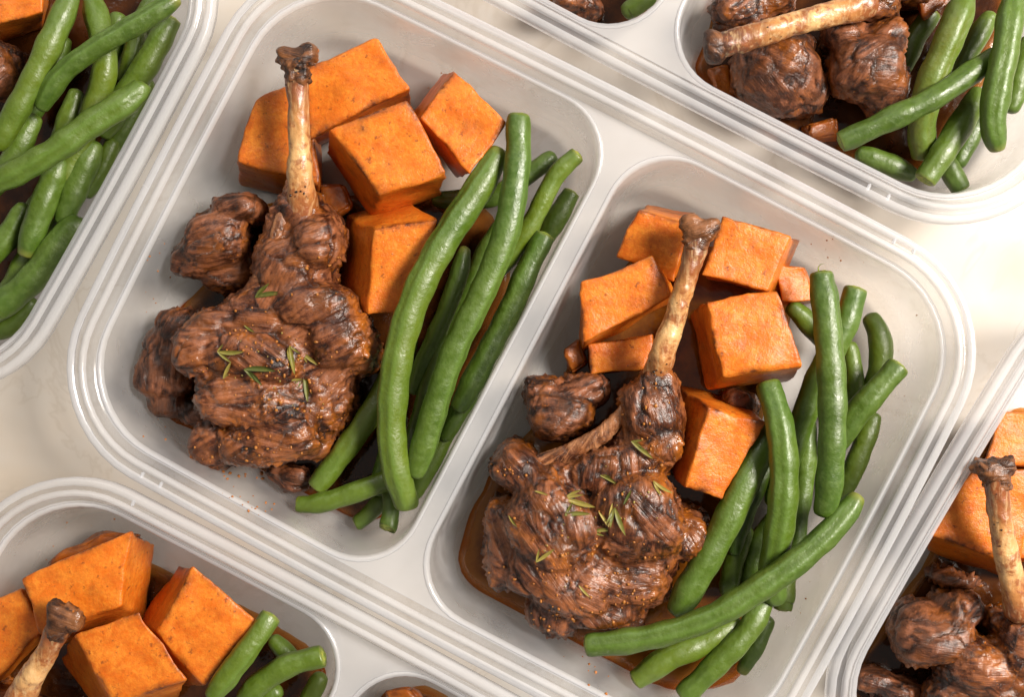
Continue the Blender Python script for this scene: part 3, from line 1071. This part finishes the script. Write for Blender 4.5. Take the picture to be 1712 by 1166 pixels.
def bean(label, pts, z, wpx, ends='cc', seam=None, seed=0, group='green beans packed in the containers'):
    """ends: c = cut across, t = tapered tip, h = hidden round end"""
    zs = list(z) if isinstance(z, (list, tuple)) else [z] * len(pts)
    C = [at(p, q) for p, q in zip(pts, zs)]
    n, m = 56, 28
    X = spline(C, n)
    # spread rings by length
    s = np.concatenate([[0], np.cumsum(np.linalg.norm(np.diff(X, axis=0), axis=1))])
    L = s[-1]
    e = np.array([0, .15, .35, .6, 1.0, 1.6, 2.6])
    e = e[e < L / 4]
    tt = np.concatenate([e, np.linspace(3.2, L - 3.2, n - 14), L - e[::-1]])
    X = np.stack([np.interp(tt, s, X[:, k]) for k in range(3)], 1)
    n = len(tt)
    key, side = home(X[n // 2])
    rad = wpx * mmpp(np.mean(zs)) / 2
    Y = X.copy()
    for i in range(n):
        zl = max(X[i][2], rad * .9 + 2.0)
        Y[i] = (*inside(key, side, X[i][:2], zl - rad * .45, rad * .93), zl)
    D = Y - X
    for _ in range(30):
        D[1:-1] = D[1:-1] * .5 + (D[:-2] + D[2:]) * .25
        D[0], D[-1] = D[0] * .7 + D[1] * .3, D[-1] * .7 + D[-2] * .3
    X = X + D
    T = np.gradient(X, axis=0)
    T /= np.linalg.norm(T, axis=1, keepdims=True)
    S = np.cross(T, [0, 0, 1.0])
    S /= np.linalg.norm(S, axis=1, keepdims=True)
    U = np.cross(S, T)
    r0 = wpx * .91 * mmpp(np.mean(zs)) / 2
    rr = np.full(n, r0)
    rs = np.random.RandomState(seed + 11)
    ph, per = rs.rand() * 6.28, 9 + rs.rand() * 3
    rr *= 1 + .035 * np.sin(tt / per * 6.283 + ph) + .05 * noise3(np.stack([tt / 9, tt * 0 + seed, tt * 0], 1), seed)
    for side, ch in ((0, ends[0]), (1, ends[1])):
        dd = tt if side == 0 else L - tt
        if ch == 'c':
            rr *= np.where(dd < 1.2, .90 + .10 * np.sqrt(np.clip(1 - (1 - dd / 1.2) ** 2, 0, 1)), 1) * np.where(dd < 14, .84 + .16 * np.sqrt(np.clip(dd / 14, 0, 1)), 1)
        elif ch == 't':
            rr *= np.where(dd < 13, .38 + .62 * np.sqrt(np.clip(1 - (1 - dd / 13) ** 2, 0, 1)), 1)
            rr *= np.where(dd < .8, np.sqrt(np.clip(1 - (1 - dd / .8) ** 2, .02, 1)), 1)
        else:
            rr *= np.where(dd < 11, .45 + .55 * np.sqrt(np.clip(1 - (1 - dd / 11) ** 2, 0, 1)), 1)
            rr *= np.where(dd < 1.2, np.sqrt(np.clip(1 - (1 - dd / 1.2) ** 2, .01, 1)), 1)
    th = np.arange(m) / m * 2 * np.pi
    sa = seam if seam is not None else rs.rand() * 360
    tw = rs.uniform(-20, 20)
    V, seamv, tipv = [], [], []
    for i in range(n):
        a0 = math.radians(sa + tw * (tt[i] / L - .5) + 14 * float(noise3(np.array([[tt[i] / 25, seed, 3.]]), seed)[0]))
        g = np.zeros(m)
        sh = np.zeros(m)
        for k in (0, math.pi):
            d = (th - a0 - k + math.pi) % (2 * math.pi) - math.pi
            g += np.exp(-(d / .17) ** 2)
            sh += np.exp(-((np.abs(d) - .42) / .22) ** 2)
        fade = min(1, tt[i] / 6, (L - tt[i]) / 6)
        amp = (.105 if seam is not None else .05) * fade
        r = rr[i] * (1 - amp * g + amp * .35 * sh)
        ring = X[i] + np.outer(r * np.cos(th), U[i]) * .95 + np.outer(r * np.sin(th), S[i]) * 1.0
        V.append(ring)
        seamv.append(np.clip(sh * .55 * fade, 0, 1) * (1 if seam is not None else .4))
        tp = 0
        for side, ch in ((0, ends[0]), (1, ends[1])):
            dd = tt[i] if side == 0 else L - tt[i]
            if ch == 't':
                tp = max(tp, np.clip(1 - dd / 3, 0, 1) * .9)
            elif ch == 'c':
                tp = max(tp, np.clip(1 - dd / 1.0, 0, 1) * .5)
        tipv.append(np.full(m, tp))
    V = np.concatenate(V)
    V = V + .20 * np.stack([fbm(V / 3.2 + seed, seed + k, 2) for k in range(3)], 1)
    F = [(i * m + j, i * m + (j + 1) % m, (i + 1) * m + (j + 1) % m, (i + 1) * m + j) for i in range(n - 1) for j in range(m)]
    F.append(list(range(m))[::-1])
    F.append([(n - 1) * m + j for j in range(m)])
    V[:, 2] = np.maximum(V[:, 2], 2.0)
    mid = X[n // 2]
    org = (mid[0], mid[1], float(V[:, 2].min()))
    me = mesh('green_bean', V, F, True, org, {'seam': np.concatenate(seamv), 'tip': np.concatenate(tipv)})
    fix_normals(me)
    o = link('green_bean', me, M_BEAN)
    o.location = [k * MM for k in org]
    tag(o, label, 'green bean', group)
    # visible cut faces are small parts of their own
    for side, ch in ((0, ends[0]), (1, ends[1])):
        if ch != 'c':
            continue
        i = 0 if side == 0 else n - 1
        out = -T[i] if side == 0 else T[i]
        cv = [X[i] + out * .55]
        rings = 3
        for k in range(1, rings + 1):
            f = k / rings
            for j in range(m):
                w = .86 * f * (1 + .10 * math.sin(3 * th[j] + seed))
                cv.append(X[i] + out * (.55 - .55 * f * f + .10 * math.sin(j * 2.1 + k + seed)) + (U[i] * math.cos(th[j]) + S[i] * math.sin(th[j])) * rr[i] * w)
        cf = [(0, 1 + j, 1 + (j + 1) % m) for j in range(m)]
        for k in range(rings - 1):
            cf += [(1 + k * m + j, 1 + (k + 1) * m + j, 1 + (k + 1) * m + (j + 1) % m, 1 + k * m + (j + 1) % m) for j in range(m)]
        cm = mesh('cut_end', cv, cf, True, org)
        link('cut_end', cm, M_CUT, o)
    return o


BEANS = [
    # left compartment of the middle container
    ('thick seamed bean curving down the left of the bundle, left compartment', [(838, 248), (800, 315), (745, 400), (703, 478), (674, 560), (659, 640), (655, 725), (665, 795), (684, 848)], [26, 28, 30, 31, 31, 30, 28, 26, 22], 54, 'tc', 40),
    ('tallest bean of the left compartment with a flat cut top end', [(867, 192), (864, 285), (846, 390), (806, 490), (760, 585), (728, 680), (703, 765), (692, 800)], [30, 31, 31, 31, 30, 28, 26, 25], 48, 'ch', -75),
    ('bean crossing under the tallest bean toward the divider, left compartment', [(966, 258), (928, 296), (886, 378), (850, 430), (815, 470)], [24, 23, 21, 18, 15], 37, 'ch'),
    ('dark round-ended bean behind the tallest bean near the back wall', [(930, 258), (888, 288), (824, 328), (765, 335), (722, 332)], [15, 15, 13, 12, 10], 38, 'hh'),
    ('bean with a frayed pale tip lying along the divider, left compartment', [(912, 392), (882, 452), (852, 530), (806, 618), (764, 690)], [22, 22, 21, 20, 18], 44, 'ch'),
    ('short dark bean by the divider behind the frayed-tip bean', [(958, 322), (930, 366), (900, 412), (870, 450)], [13, 13, 11, 9], 40, 'ch'),
    ('thin bean with a brown stem tip between the two big beans', [(778, 412), (764, 470), (738, 540), (712, 600), (690, 660)], [20, 20, 19, 17, 15], 35, 'th'),
    ('shadowed bean deep between the two big beans, left compartment', [(838, 372), (800, 450), (766, 540), (735, 620)], 11, 38, 'hh'),
    ('plump bean reaching out below the left chop, left compartment', [(528, 816), (575, 755), (628, 680), (660, 620), (690, 560)], [15, 16, 16, 14, 11], 45, 'ch'),
    ('glossy bean pointing left at the bottom of the left compartment', [(494, 852), (563, 834), (640, 806), (700, 780)], [16, 18, 19, 17], 38, 'ch'),
    ('short stubby bean end below the glossy left-pointing bean', [(592, 886), (632, 845), (690, 790)], [8, 9, 9], 33, 'ch'),
    ('bean pointing straight down with a yellowish cut end, left compartment', [(652, 896), (654, 850), (655, 790), (665, 720)], [17, 15, 13, 11], 36, 'ch'),
    ('dark bean pressed along the divider at the lower right of the bundle', [(702, 842), (733, 770), (775, 700), (815, 640)], [9, 10, 10, 9], 36, 'hh'),
    ('narrow bean behind the frayed-tip bean close to the divider wall', [(745, 740), (795, 690), (838, 622), (880, 545)], [13, 14, 14, 13], 32, 'hh'),
    ('dark bean wedged low between the two big beans, left compartment', [(748, 560), (722, 640), (700, 715), (690, 770)], [17, 17, 16, 14], 40, 'hh'),
    ('dark bean low behind the thick seamed bean, left compartment', [(672, 690), (650, 760), (630, 830)], [12, 12, 11], 42, 'hh'),
    ('dim bean at the bottom of the heap beside the left chop', [(600, 720), (640, 650), (680, 590)], 8, 40, 'hh'),
    # right compartment of the middle container
    ('tall upright bean with a threadlike tip on its cut top, right compartment', [(1373, 456), (1384, 550), (1391, 650), (1391, 740), (1386, 815), (1376, 866)], [30, 32, 33, 33, 31, 29], 52, 'ch', 110),
    ('bean leaning left behind the tall upright bean, right compartment', [(1431, 482), (1410, 550), (1366, 636), (1338, 715), (1310, 790), (1290, 850)], [22, 22, 20, 18, 16, 14], 46, 'ch'),
    ('olive bean arching at the far right of the right compartment', [(1452, 524), (1470, 562), (1472, 610), (1458, 660), (1436, 710)], [10, 11, 11, 10, 9], 42, 'hh'),
    ('bean pointing up right with a clean cut end, right compartment', [(1504, 611), (1462, 658), (1422, 704), (1390, 760)], [23, 23, 21, 17], 47, 'ch'),
    ('bean lying under the clean-cut one near the right wall', [(1464, 690), (1444, 742), (1422, 800), (1410, 840)], [14, 15, 14, 12], 38, 'hh'),
    ('dark bean in the gap right of the tall upright bean', [(1420, 570), (1428, 640), (1416, 700)], 11, 36, 'hh'),
    ('round-ended dark bean beside the dark-spotted cube, right compartment', [(1318, 508), (1352, 540), (1388, 584)], [14, 13, 11], 42, 'hh'),
    ('double-ridged bean coming out from under the dark-spotted cube', [(1283, 640), (1302, 705), (1311, 780), (1308, 850), (1298, 915), (1290, 970), (1300, 1010)], [26, 29, 30, 29, 26, 22, 18], 52, 'ch', 15),
    ('long bean running down beside the right chop, right compartment', [(1290, 710), (1266, 765), (1238, 825), (1203, 898), (1162, 970), (1128, 1030)], [18, 21, 23, 23, 22, 20], 54, 'hh'),
    ('dark bean half hidden right of the long bean', [(1288, 775), (1262, 820), (1238, 880), (1225, 930)], 15, 36, 'hh'),
    ('shadowed bean between the long bean and the double-ridged bean', [(1252, 880), (1228, 935), (1215, 1000)], [13, 13, 12], 38, 'hh'),
    ('darkest bean deep under the double-ridged bean', [(1295, 860), (1266, 915), (1246, 990)], 9, 38, 'hh'),
    ('long bean lying diagonally on top across the lower right bundle', [(1438, 828), (1392, 885), (1335, 938), (1268, 985), (1190, 1032), (1105, 1062), (1040, 1074), (980, 1080)], [29, 31, 32, 32, 31, 29, 27, 25], 48, 'tc', 20),
    ('lower bean with a cut tip beneath the diagonal bean', [(1060, 1140), (1120, 1100), (1180, 1074), (1240, 1040)], [17, 18, 17, 15], 46, 'ch'),
    ('bean leaving the bottom of the photo beside the right wall', [(1142, 1166), (1205, 1104), (1250, 1056), (1285, 996)], [17, 19, 19, 17], 46, 'ch'),
    ('bean with a brown blunt tip lying against the right wall', [(1238, 1128), (1262, 1082), (1286, 1030)], [9, 9, 9], 36, 'th'),
    ('olive bean end poking out below the double-ridged bean', [(1316, 1024), (1312, 980), (1325, 930)], [14, 14, 13], 42, 'ch'),
    ('shaded bean between the double-ridged and the tall upright bean', [(1352, 700), (1346, 790), (1334, 870), (1330, 930)], 13, 38, 'hh'),
    # container at the upper left
    ('straight bean at the left edge of the upper left container', [(122, -16), (84, 72), (42, 158), (-8, 250)], [28, 30, 30, 28], 48, 'hh'),
    ('bean bending beneath two others in the upper left container', [(150, -16), (170, 60), (176, 112), (158, 180), (130, 250), (100, 320)], [20, 22, 22, 20, 18, 17], 46, 'hh'),
    ('long thin-tailed bean laid across the top of the upper left container', [(300, -4), (224, 42), (150, 86), (100, 128), (66, 184)], [30, 31, 31, 30, 28], 40, 'th', 30),
    ('broad seamed bean crossing the middle of the upper left container', [(262, 150), (172, 194), (84, 256), (0, 302), (-40, 320)], [30, 32, 33, 32, 31], 50, 'ht', 150),
    ('bean with a pale brown end by the rim of the upper left container', [(288, 30), (246, 106), (205, 168), (170, 230)], [20, 20, 18, 16], 46, 'ch'),
    ('bean hanging down below the broad seamed one, left of its neighbour', [(104, 262), (70, 348), (40, 430)], [20, 20, 19], 48, 'ht'),
    ('bean hanging down below the broad seamed one, nearer the rim', [(162, 236), (128, 312), (102, 378)], [17, 17, 16], 48, 'hh'),
    ('yellowish bean right along the rim of the upper left container', [(192, 230), (168, 286), (142, 330)], 13, 36, 'hh'),
    ('low wide bean toward the lower corner of the upper left container', [(150, 372), (110, 392), (54, 466), (0, 512), (-40, 536)], [17, 18, 18, 18, 17], 54, 'hh'),
    ('bean at the left edge under the broad seamed bean', [(44, 340), (8, 402), (-30, 450)], 15, 44, 'hh'),
    ('dark glossy bean in the gap under the thin-tailed bean', [(130, 148), (108, 215), (80, 290)], 15, 40, 'hh'),
    ('dark bean in the upper gap next to the pale-ended bean', [(232, 30), (224, 90), (205, 140)], 13, 40, 'hh'),
    ('lowest bean in the bottom corner of the upper left container', [(60, 500), (10, 545), (-40, 560)], 10, 44, 'hh'),
    ('dim bean low on the left side of the upper left container', [(60, 400), (26, 470), (-10, 520)], 11, 44, 'hh'),
    ('dark bean far down between the hanging beans', [(110, 360), (84, 420), (60, 470)], 10, 44, 'hh'),
    ('shaded bean slanting under the straight bean at the left photo edge', [(60, 190), (30, 250), (-20, 330)], 20, 44, 'hh'),
    ('deep bean running across under the hanging beans', [(140, 300), (80, 330), (0, 420)], 12, 44, 'hh'),
    ('low bean under the pale-ended one, close to the rim, upper left container', [(250, 130), (215, 200), (180, 260)], 11, 44, 'hh'),
    ('hidden bean in the dark pocket under the straight bean', [(110, 60), (80, 130), (50, 200)], 13, 44, 'hh'),
    ('dark bean under the bending bean in the upper left container', [(200, 20), (180, 110), (150, 190)], 10, 44, 'hh'),
    ('lowest bean under the thin-tailed bean near the top edge', [(260, -10), (235, 50), (215, 110)], 11, 42, 'hh'),
    # container along the top
    ('grooved bean slanting down beside the squarish chunk, top container', [(1618, -16), (1594, 48), (1570, 105), (1549, 160), (1541, 215), (1545, 262)], [28, 29, 28, 26, 22, 18], 52, 'hc', -30),
    ('bean crossing over the grooved one in the top container', [(1403, 240), (1478, 204), (1560, 164), (1626, 120), (1668, 88)], [28, 30, 31, 30, 28], 44, 'ch'),
    ('rightmost upright bean with a brown stub tip, top container', [(1695, -12), (1684, 66), (1667, 150), (1660, 205), (1668, 254)], [32, 34, 34, 33, 30], 50, 'ht', 15),
    ('bean with an open cut mouth at the wall of the top container', [(1545, 302), (1578, 254), (1614, 196), (1640, 150)], [24, 24, 22, 19], 46, 'ch'),
    ('short bean lying low with a square cut end, top container', [(1608, 318), (1586, 280), (1560, 235)], [13, 14, 13], 42, 'ch'),
    ('bean lying low along the lower wall of the top container', [(1430, 254), (1480, 272), (1532, 296)], [15, 15, 14], 42, 'hh'),
    ('dark bean behind the grooved and upright ones, top container', [(1660, 20), (1622, 80), (1590, 140)], 19, 40, 'hh'),
    ('bean cut off by the right photo edge, top container', [(1722, 60), (1706, 120), (1688, 190)], 21, 44, 'hh'),
    ('olive bean in the dark gap beside the squarish chunk', [(1560, 20), (1528, 68), (1510, 122)], 14, 40, 'ch'),
    ('dark olive bean low under the crossing bean, top container', [(1640, 190), (1618, 238), (1598, 280)], 12, 38, 'hh'),
    ('single bean peeking from the cut-off left half of the top container', [(1050, 44), (1085, 8), (1120, -40)], [16, 18, 18], 42, 'hh'),
    # container at the lower left
    ('stem-tipped bean leaning on the last cube, lower left container', [(454, 1030), (432, 1062), (398, 1108), (350, 1172)], [28, 30, 31, 31], 44, 'ch', -60),
    ('wide-cut bean pointing right in the lower left container', [(550, 1096), (486, 1112), (440, 1140), (400, 1175)], [26, 26, 25, 24], 44, 'ch'),
    ('dark bean under the wide-cut one, lower left container', [(540, 1126), (522, 1160), (505, 1195)], 15, 40, 'hh'),
    ('small dark bean behind the stem-tipped one, lower left container', [(452, 1066), (478, 1092), (500, 1120)], 14, 38, 'hh'),
    ('bean along the bottom photo edge, lower left container', [(470, 1150), (430, 1180), (400, 1210)], 16, 44, 'hh'),
]
for i, b in enumerate(BEANS):
    o_ = bean(*b[:4], ends=b[4], seam=b[5] if len(b) > 5 else None, seed=i * 3 + 1)
    if 'threadlike' in b[0]:
        pth = spline([at(p, z) for p, z in (((1370, 458), 31.5), ((1368, 449), 32.5), ((1371, 443), 33.5), ((1377, 441), 34))], 9)
        tv, tf = [], []
        for k, p in enumerate(pth):
            for j in range(6):
                w = .20 * (1 - k / 12)
                tv.append((p[0] + w * math.cos(j * math.pi / 3), p[1] + w * math.sin(j * math.pi / 3) * .7, p[2] + w * math.sin(j * math.pi / 3) * .7))
        for k in range(len(pth) - 1):
            for j in range(6):
                tf.append((k * 6 + j, k * 6 + (j + 1) % 6, (k + 1) * 6 + (j + 1) % 6, (k + 1) * 6 + j))
        link('stem_thread', mesh('stem_thread', tv, tf, True, [c / MM for c in o_.location]), M_CUT, o_)


# ------------------------------------------------------------------ sauce
def pool(label, pts, z, key, side, seed):
    poly = spline(pts + [pts[0]], 90)[:-1]
    poly = poly + 7.0 * np.stack([fbm(np.stack([poly[:, 0] / 45, poly[:, 1] / 45, poly[:, 0] * 0 + seed + k], 1), seed + k, 2) for k in (0, 9)], 1)
    W = np.array([inside(key, side, at(p, z)[:2], z) for p in poly])
    c = W.mean(0)
    V, F = [], []
    n = len(W)
    prof = [(1.0, 2.15), (.995, z - .9), (.985, z - .35), (.965, z - .05), (.94, z + .02), (.90, z), (.85, z), (.78, z), (.6, z), (.4, z), (.2, z)]
    dep = [0, 0, .04, .12, .25, .45, .65, .85, 1, 1, 1]
    for f, h in prof:
        for p in W:
            q = c + (p - c) * f
            if h < z - .02:
                q = inside(key, side, q, max(h, 2.0), .9)
            V.append((q[0], q[1], h))
    V = np.array(V)
    V[3 * n:, 2] += .25 * fbm(V[3 * n:] / 9 + seed, seed, 2)
    for k in range(len(prof) - 1):
        F += [(k * n + i, k * n + (i + 1) % n, (k + 1) * n + (i + 1) % n, (k + 1) * n + i) for i in range(n)]
    F.append([(len(prof) - 1) * n + i for i in range(n)])
    me = mesh('sauce_pool', V, F, True, (c[0], c[1], 2), {'depth': np.clip(np.repeat(dep, n) + .18 * fbm(V / 4 + seed, seed + 3, 2), 0, 1)})
    fix_normals(me)
    o = link('sauce_pool', me, M_SAUCE if label.startswith('amber') else M_GRAVY)
    o.location = (c[0] * MM, c[1] * MM, 2 * MM)
    tag(o, label, 'sauce', 'pools of brown sauce under the food')


for a in (
    ('amber brown sauce pooled round the right chop, middle container', [(812, 800), (770, 900), (766, 960), (800, 1010), (880, 1065), (960, 1100), (1060, 1140), (1170, 1160), (1240, 1120), (1250, 960), (1260, 800), (1290, 640), (1330, 500), (1250, 430), (1120, 400), (1050, 440), (960, 600), (900, 700)], 6.0, 'C', 1, 5),
    ('dark brown sauce under the left chop, middle container', [(345, 470), (290, 530), (262, 640), (282, 700), (340, 735), (420, 800), (510, 850), (600, 890), (690, 820), (760, 660), (850, 480), (800, 340), (640, 330), (480, 330), (400, 360)], 4.2, 'C', -1, 9),
    ('dark sauce under the beans of the upper left container', [(-120, -60), (-140, 300), (-60, 540), (20, 480), (150, 250), (235, 70), (230, -60)], 5.0, 'A', 1, 13),
    ('brown sauce under the meat in the top container, right half', [(1175, 60), (1165, 130), (1240, 190), (1330, 240), (1440, 280), (1530, 300), (1600, 220), (1680, 60), (1690, -80), (1400, -120), (1230, -60)], 6.0, 'B', 1, 17),
    ('reddish sauce in the cut-off left half of the top container', [(900, -80), (915, 10), (1000, 60), (1060, 75), (1110, 0), (1140, -80)], 6.5, 'B', -1, 21),
    ('brown sauce under the cubes of the lower left container', [(66, 965), (165, 900), (260, 950), (420, 1030), (540, 1115), (540, 1260), (200, 1300), (-60, 1260), (-70, 1020)], 5.0, 'D', -1, 25),
    ('brown sauce round the meat of the lower right container', [(1580, 900), (1480, 1050), (1400, 1180), (1460, 1280), (1700, 1300), (1860, 1000), (1800, 740), (1680, 700)], 5.0, 'E', -1, 29),
    ('red-brown sauce in the cut-off right half of the lower left container', [(640, 1160), (720, 1160), (820, 1240), (760, 1320), (640, 1290), (610, 1210)], 8.0, 'D', 1, 33),
):
    pool(*a)

# ------------------------------------------------------------------ thyme leaves on the chops
bpy.context.view_layer.update()


def leaf(label, px, length, ang, bvh, seed, name='thyme_leaf', cat='herb leaf', slim=.17):
    loc, nrm = hit(bvh, px)
    if loc is None:
        return
    z = loc.z / MM
    L = length * mmpp(z)
    d = Vector((math.cos(math.radians(-ang)), math.sin(math.radians(-ang)), 0))
    nrm = (nrm + Vector((0, 0, 1.2))).normalized()
    x = (d - nrm * d.dot(nrm)).normalized()
    y = nrm.cross(x)
    rs = random.Random(seed)
    curl, fold, _b = rs.uniform(.08, .45), rs.uniform(.3, .9), rs.uniform(-.2, .2)
    V, F = [], []
    nu, nv = 10, 4
    blades = [(0.0, 1.0)]
    if length > 32:
        blades += [(rs.uniform(18, 42) * rs.choice((-1, 1)), rs.uniform(.45, .8))]
    if length > 42:
        blades += [(rs.uniform(20, 60) * rs.choice((-1, 1)), rs.uniform(.35, .6))]
    for ba, bl in blades:
        ca, sa_ = math.cos(math.radians(ba)), math.sin(math.radians(ba))
        lift = rs.uniform(0, .5)
        bnd = rs.uniform(-.22, .22)
        for k in (0, 1):
            b0 = len(V)
            for i in range(nu + 1):
                u = i / nu
                w = slim * L * bl * .5 * (math.sin(math.pi * min(1, u * .96 + .04)) ** .75)
                for j in range(nv + 1):
                    v = j / nv * 2 - 1
                    up = L * curl * (u - .3) ** 2 * 1.6 + abs(v) * w * fold + .25 + lift * u - k * .10
                    X_, Y_ = u * L * bl, v * w + bnd * L * bl * u * u
                    V.append((X_ * ca - Y_ * sa_ - L * .5, X_ * sa_ + Y_ * ca, up))
            for i in range(nu):
                for j in range(nv):
                    q = (b0 + i * (nv + 1) + j, b0 + (i + 1) * (nv + 1) + j, b0 + (i + 1) * (nv + 1) + j + 1, b0 + i * (nv + 1) + j + 1)
                    F.append(q if k == 0 else q[::-1])
    R = Matrix((x, y, nrm)).transposed()
    V = [R @ Vector(v) for v in V]
    me = mesh(name, [v[:] for v in V], F)
    o = link(name, me, M_LEAF)
    o.location = loc
    tag(o, label, cat, 'thyme leaves scattered on the chops')


B_L, B_R = bvh_of([MEAT_L]), bvh_of([MEAT_R])
for i, (lab, px, ln, an) in enumerate((
    ('fresh green leaf high on the left chop near its rib', (450, 490), 50, -18),
    ('small bright green fleck at the middle left of the left chop', (418, 552), 24, 40),
    ('yellowish thyme leaf lying flat left of centre, left chop', (386, 592), 46, 12),
    ('short upright leaf lowest on the left side, left chop', (380, 618), 34, -66),
    ('longest pale leaf lying level across the left chop', (436, 614), 56, -8),
    ('dark-edged upright leaf in the centre of the left chop', (487, 602), 48, 80),
    ('slanting leaf right of the centre cluster, left chop', (518, 600), 36, 36),
    ('narrow leaf pointing down from the cluster, left chop', (513, 650), 46, 82),
    ('tiny bud-like fleck beside the narrow leaf, left chop', (494, 634), 22, -20))):
    leaf(lab, px, ln, an, B_L, i + 1)
for i, (lab, px, ln, an) in enumerate((
    ('pale twisted leaf near the rib of the right chop', (1000, 742), 30, 35),
    ('dark green sprig leaf just below the neck of the right chop', (1074, 752), 46, 38),
    ('brown-green leaf at the right shoulder of the right chop', (1104, 818), 36, 46),
    ('bright green leaf slanting in the middle of the right chop', (968, 843), 52, 18),
    ('tan leaf crossing just under the bright green one, right chop', (964, 857), 42, -14),
    ('upright leaf left of a pair on the right chop', (1022, 862), 40, -78),
    ('upright leaf right of a pair on the right chop', (1034, 872), 48, 76),
    ('curled yellow leaf near the top middle of the right chop', (1020, 800), 34, 15),
    ('small folded leaf above the pair of upright leaves, right chop', (1050, 832), 28, -60),
    ('thin leaf at the left edge of the right chop', (858, 874), 28, 52),
    ('green leaf low on the left muscle, right chop', (912, 930), 38, -32),
    ('short leaf lowest on the right chop above the glaze', (976, 990), 26, 52),
    ('tan broad leaf below the pair of upright leaves, right chop', (1006, 884), 38, -20),
    ('small green fleck by the left knob of the right chop', (906, 824), 24, 10))):
    leaf(lab, px, ln, an, B_R, i + 31)

# ------------------------------------------------------------------ spice crumbs
def crumbs(name, label, spots, seed, objs, mat=None):
    bv = bvh_of(objs)
    rs = np.random.RandomState(seed)
    S, T = ico(2)
    V, F = [], []
    for (x, y, sx, sy, n, r0) in spots:
        for _ in range(n):
            px = (x + rs.normal() * sx, y + rs.normal() * sy)
            loc, nrm = hit(bv, px)
            if loc is None:
                continue
            r = r0 * (.5 + rs.rand())
            c = np.array(loc[:]) / MM + np.array(nrm[:]) * r * .3
            ax = r * (.6 + .7 * rs.rand(3))
            P = S * ax
            P = P * (1 + .3 * noise3(P * 2 / r + rs.rand() * 90, seed)[:, None]) + c
            b = len(V)
            V += P.tolist()
            F += [[b + i for i in t] for t in T]
    me = mesh(name, V, F)
    tag(link(name, me, mat or M_CRUMB), label, 'crumbs', None, 'stuff')


comp_objs = [o for o in bpy.data.objects if o.name.startswith('compartment')]
crumbs('spice_crumbs', 'orange spice crumbs and oil specks clinging to the plastic walls',
       [(255, 440, 26, 50, 14, .22), (300, 520, 10, 20, 4, .25), (400, 840, 26, 18, 12, .22), (380, 795, 8, 4, 5, .4), (420, 798, 10, 3, 6, .4),
        (430, 850, 20, 10, 10, .3), (1000, 1110, 30, 20, 14, .3), (1400, 410, 30, 15, 8, .2), (960, 290, 20, 20, 6, .2), (730, 160, 40, 30, 8, .2),
        (270, 720, 30, 30, 9, .25), (110, 890, 40, 20, 8, .2), (1500, 540, 40, 60, 6, .18), (1330, 1000, 20, 30, 6, .2)], 5, comp_objs)
crumbs('seasoning_crumbs', 'orange and tan seasoning crumbs stuck on the two chops',
       [(430, 600, 50, 50, 60, .32), (480, 620, 40, 40, 40, .36), (550, 660, 40, 30, 30, .3), (410, 760, 60, 20, 30, .34), (560, 440, 20, 40, 18, .3),
        (960, 960, 60, 40, 60, .34), (1020, 900, 60, 60, 40, .3), (1070, 1000, 40, 20, 30, .36), (850, 780, 20, 14, 12, .3), (1090, 700, 24, 36, 22, .32),
        (920, 1030, 40, 14, 26, .36)], 9, [MEAT_L, MEAT_R], M_SEASON)
crumbs('herb_flecks', 'tiny dried herb flecks scattered over the two chops',
       [(450, 600, 45, 30, 14, .20), (490, 640, 30, 25, 8, .22), (1000, 850, 50, 40, 16, .20), (960, 930, 50, 40, 8, .18), (1080, 790, 30, 40, 6, .18)], 21, [MEAT_L, MEAT_R], M_LEAF)
bones = [o for o in bpy.data.objects if o.name.startswith(('shank_bone', 'knuckle'))]
crumbs('char_crumbs', 'dark charred crumbs clinging to the shank bones',
       [(522, 150, 3, 40, 12, .22), (480, 130, 4, 40, 5, .18), (504, 325, 14, 6, 10, .26), (1190, 420, 5, 24, 8, .2), (1140, 520, 10, 40, 5, .16),
        (1098, 622, 12, 6, 10, .26), (1674, 850, 12, 60, 6, .18), (90, 1080, 12, 30, 6, .18), (1250, 60, 40, 10, 6, .18)], 25, bones, M_KNOB)
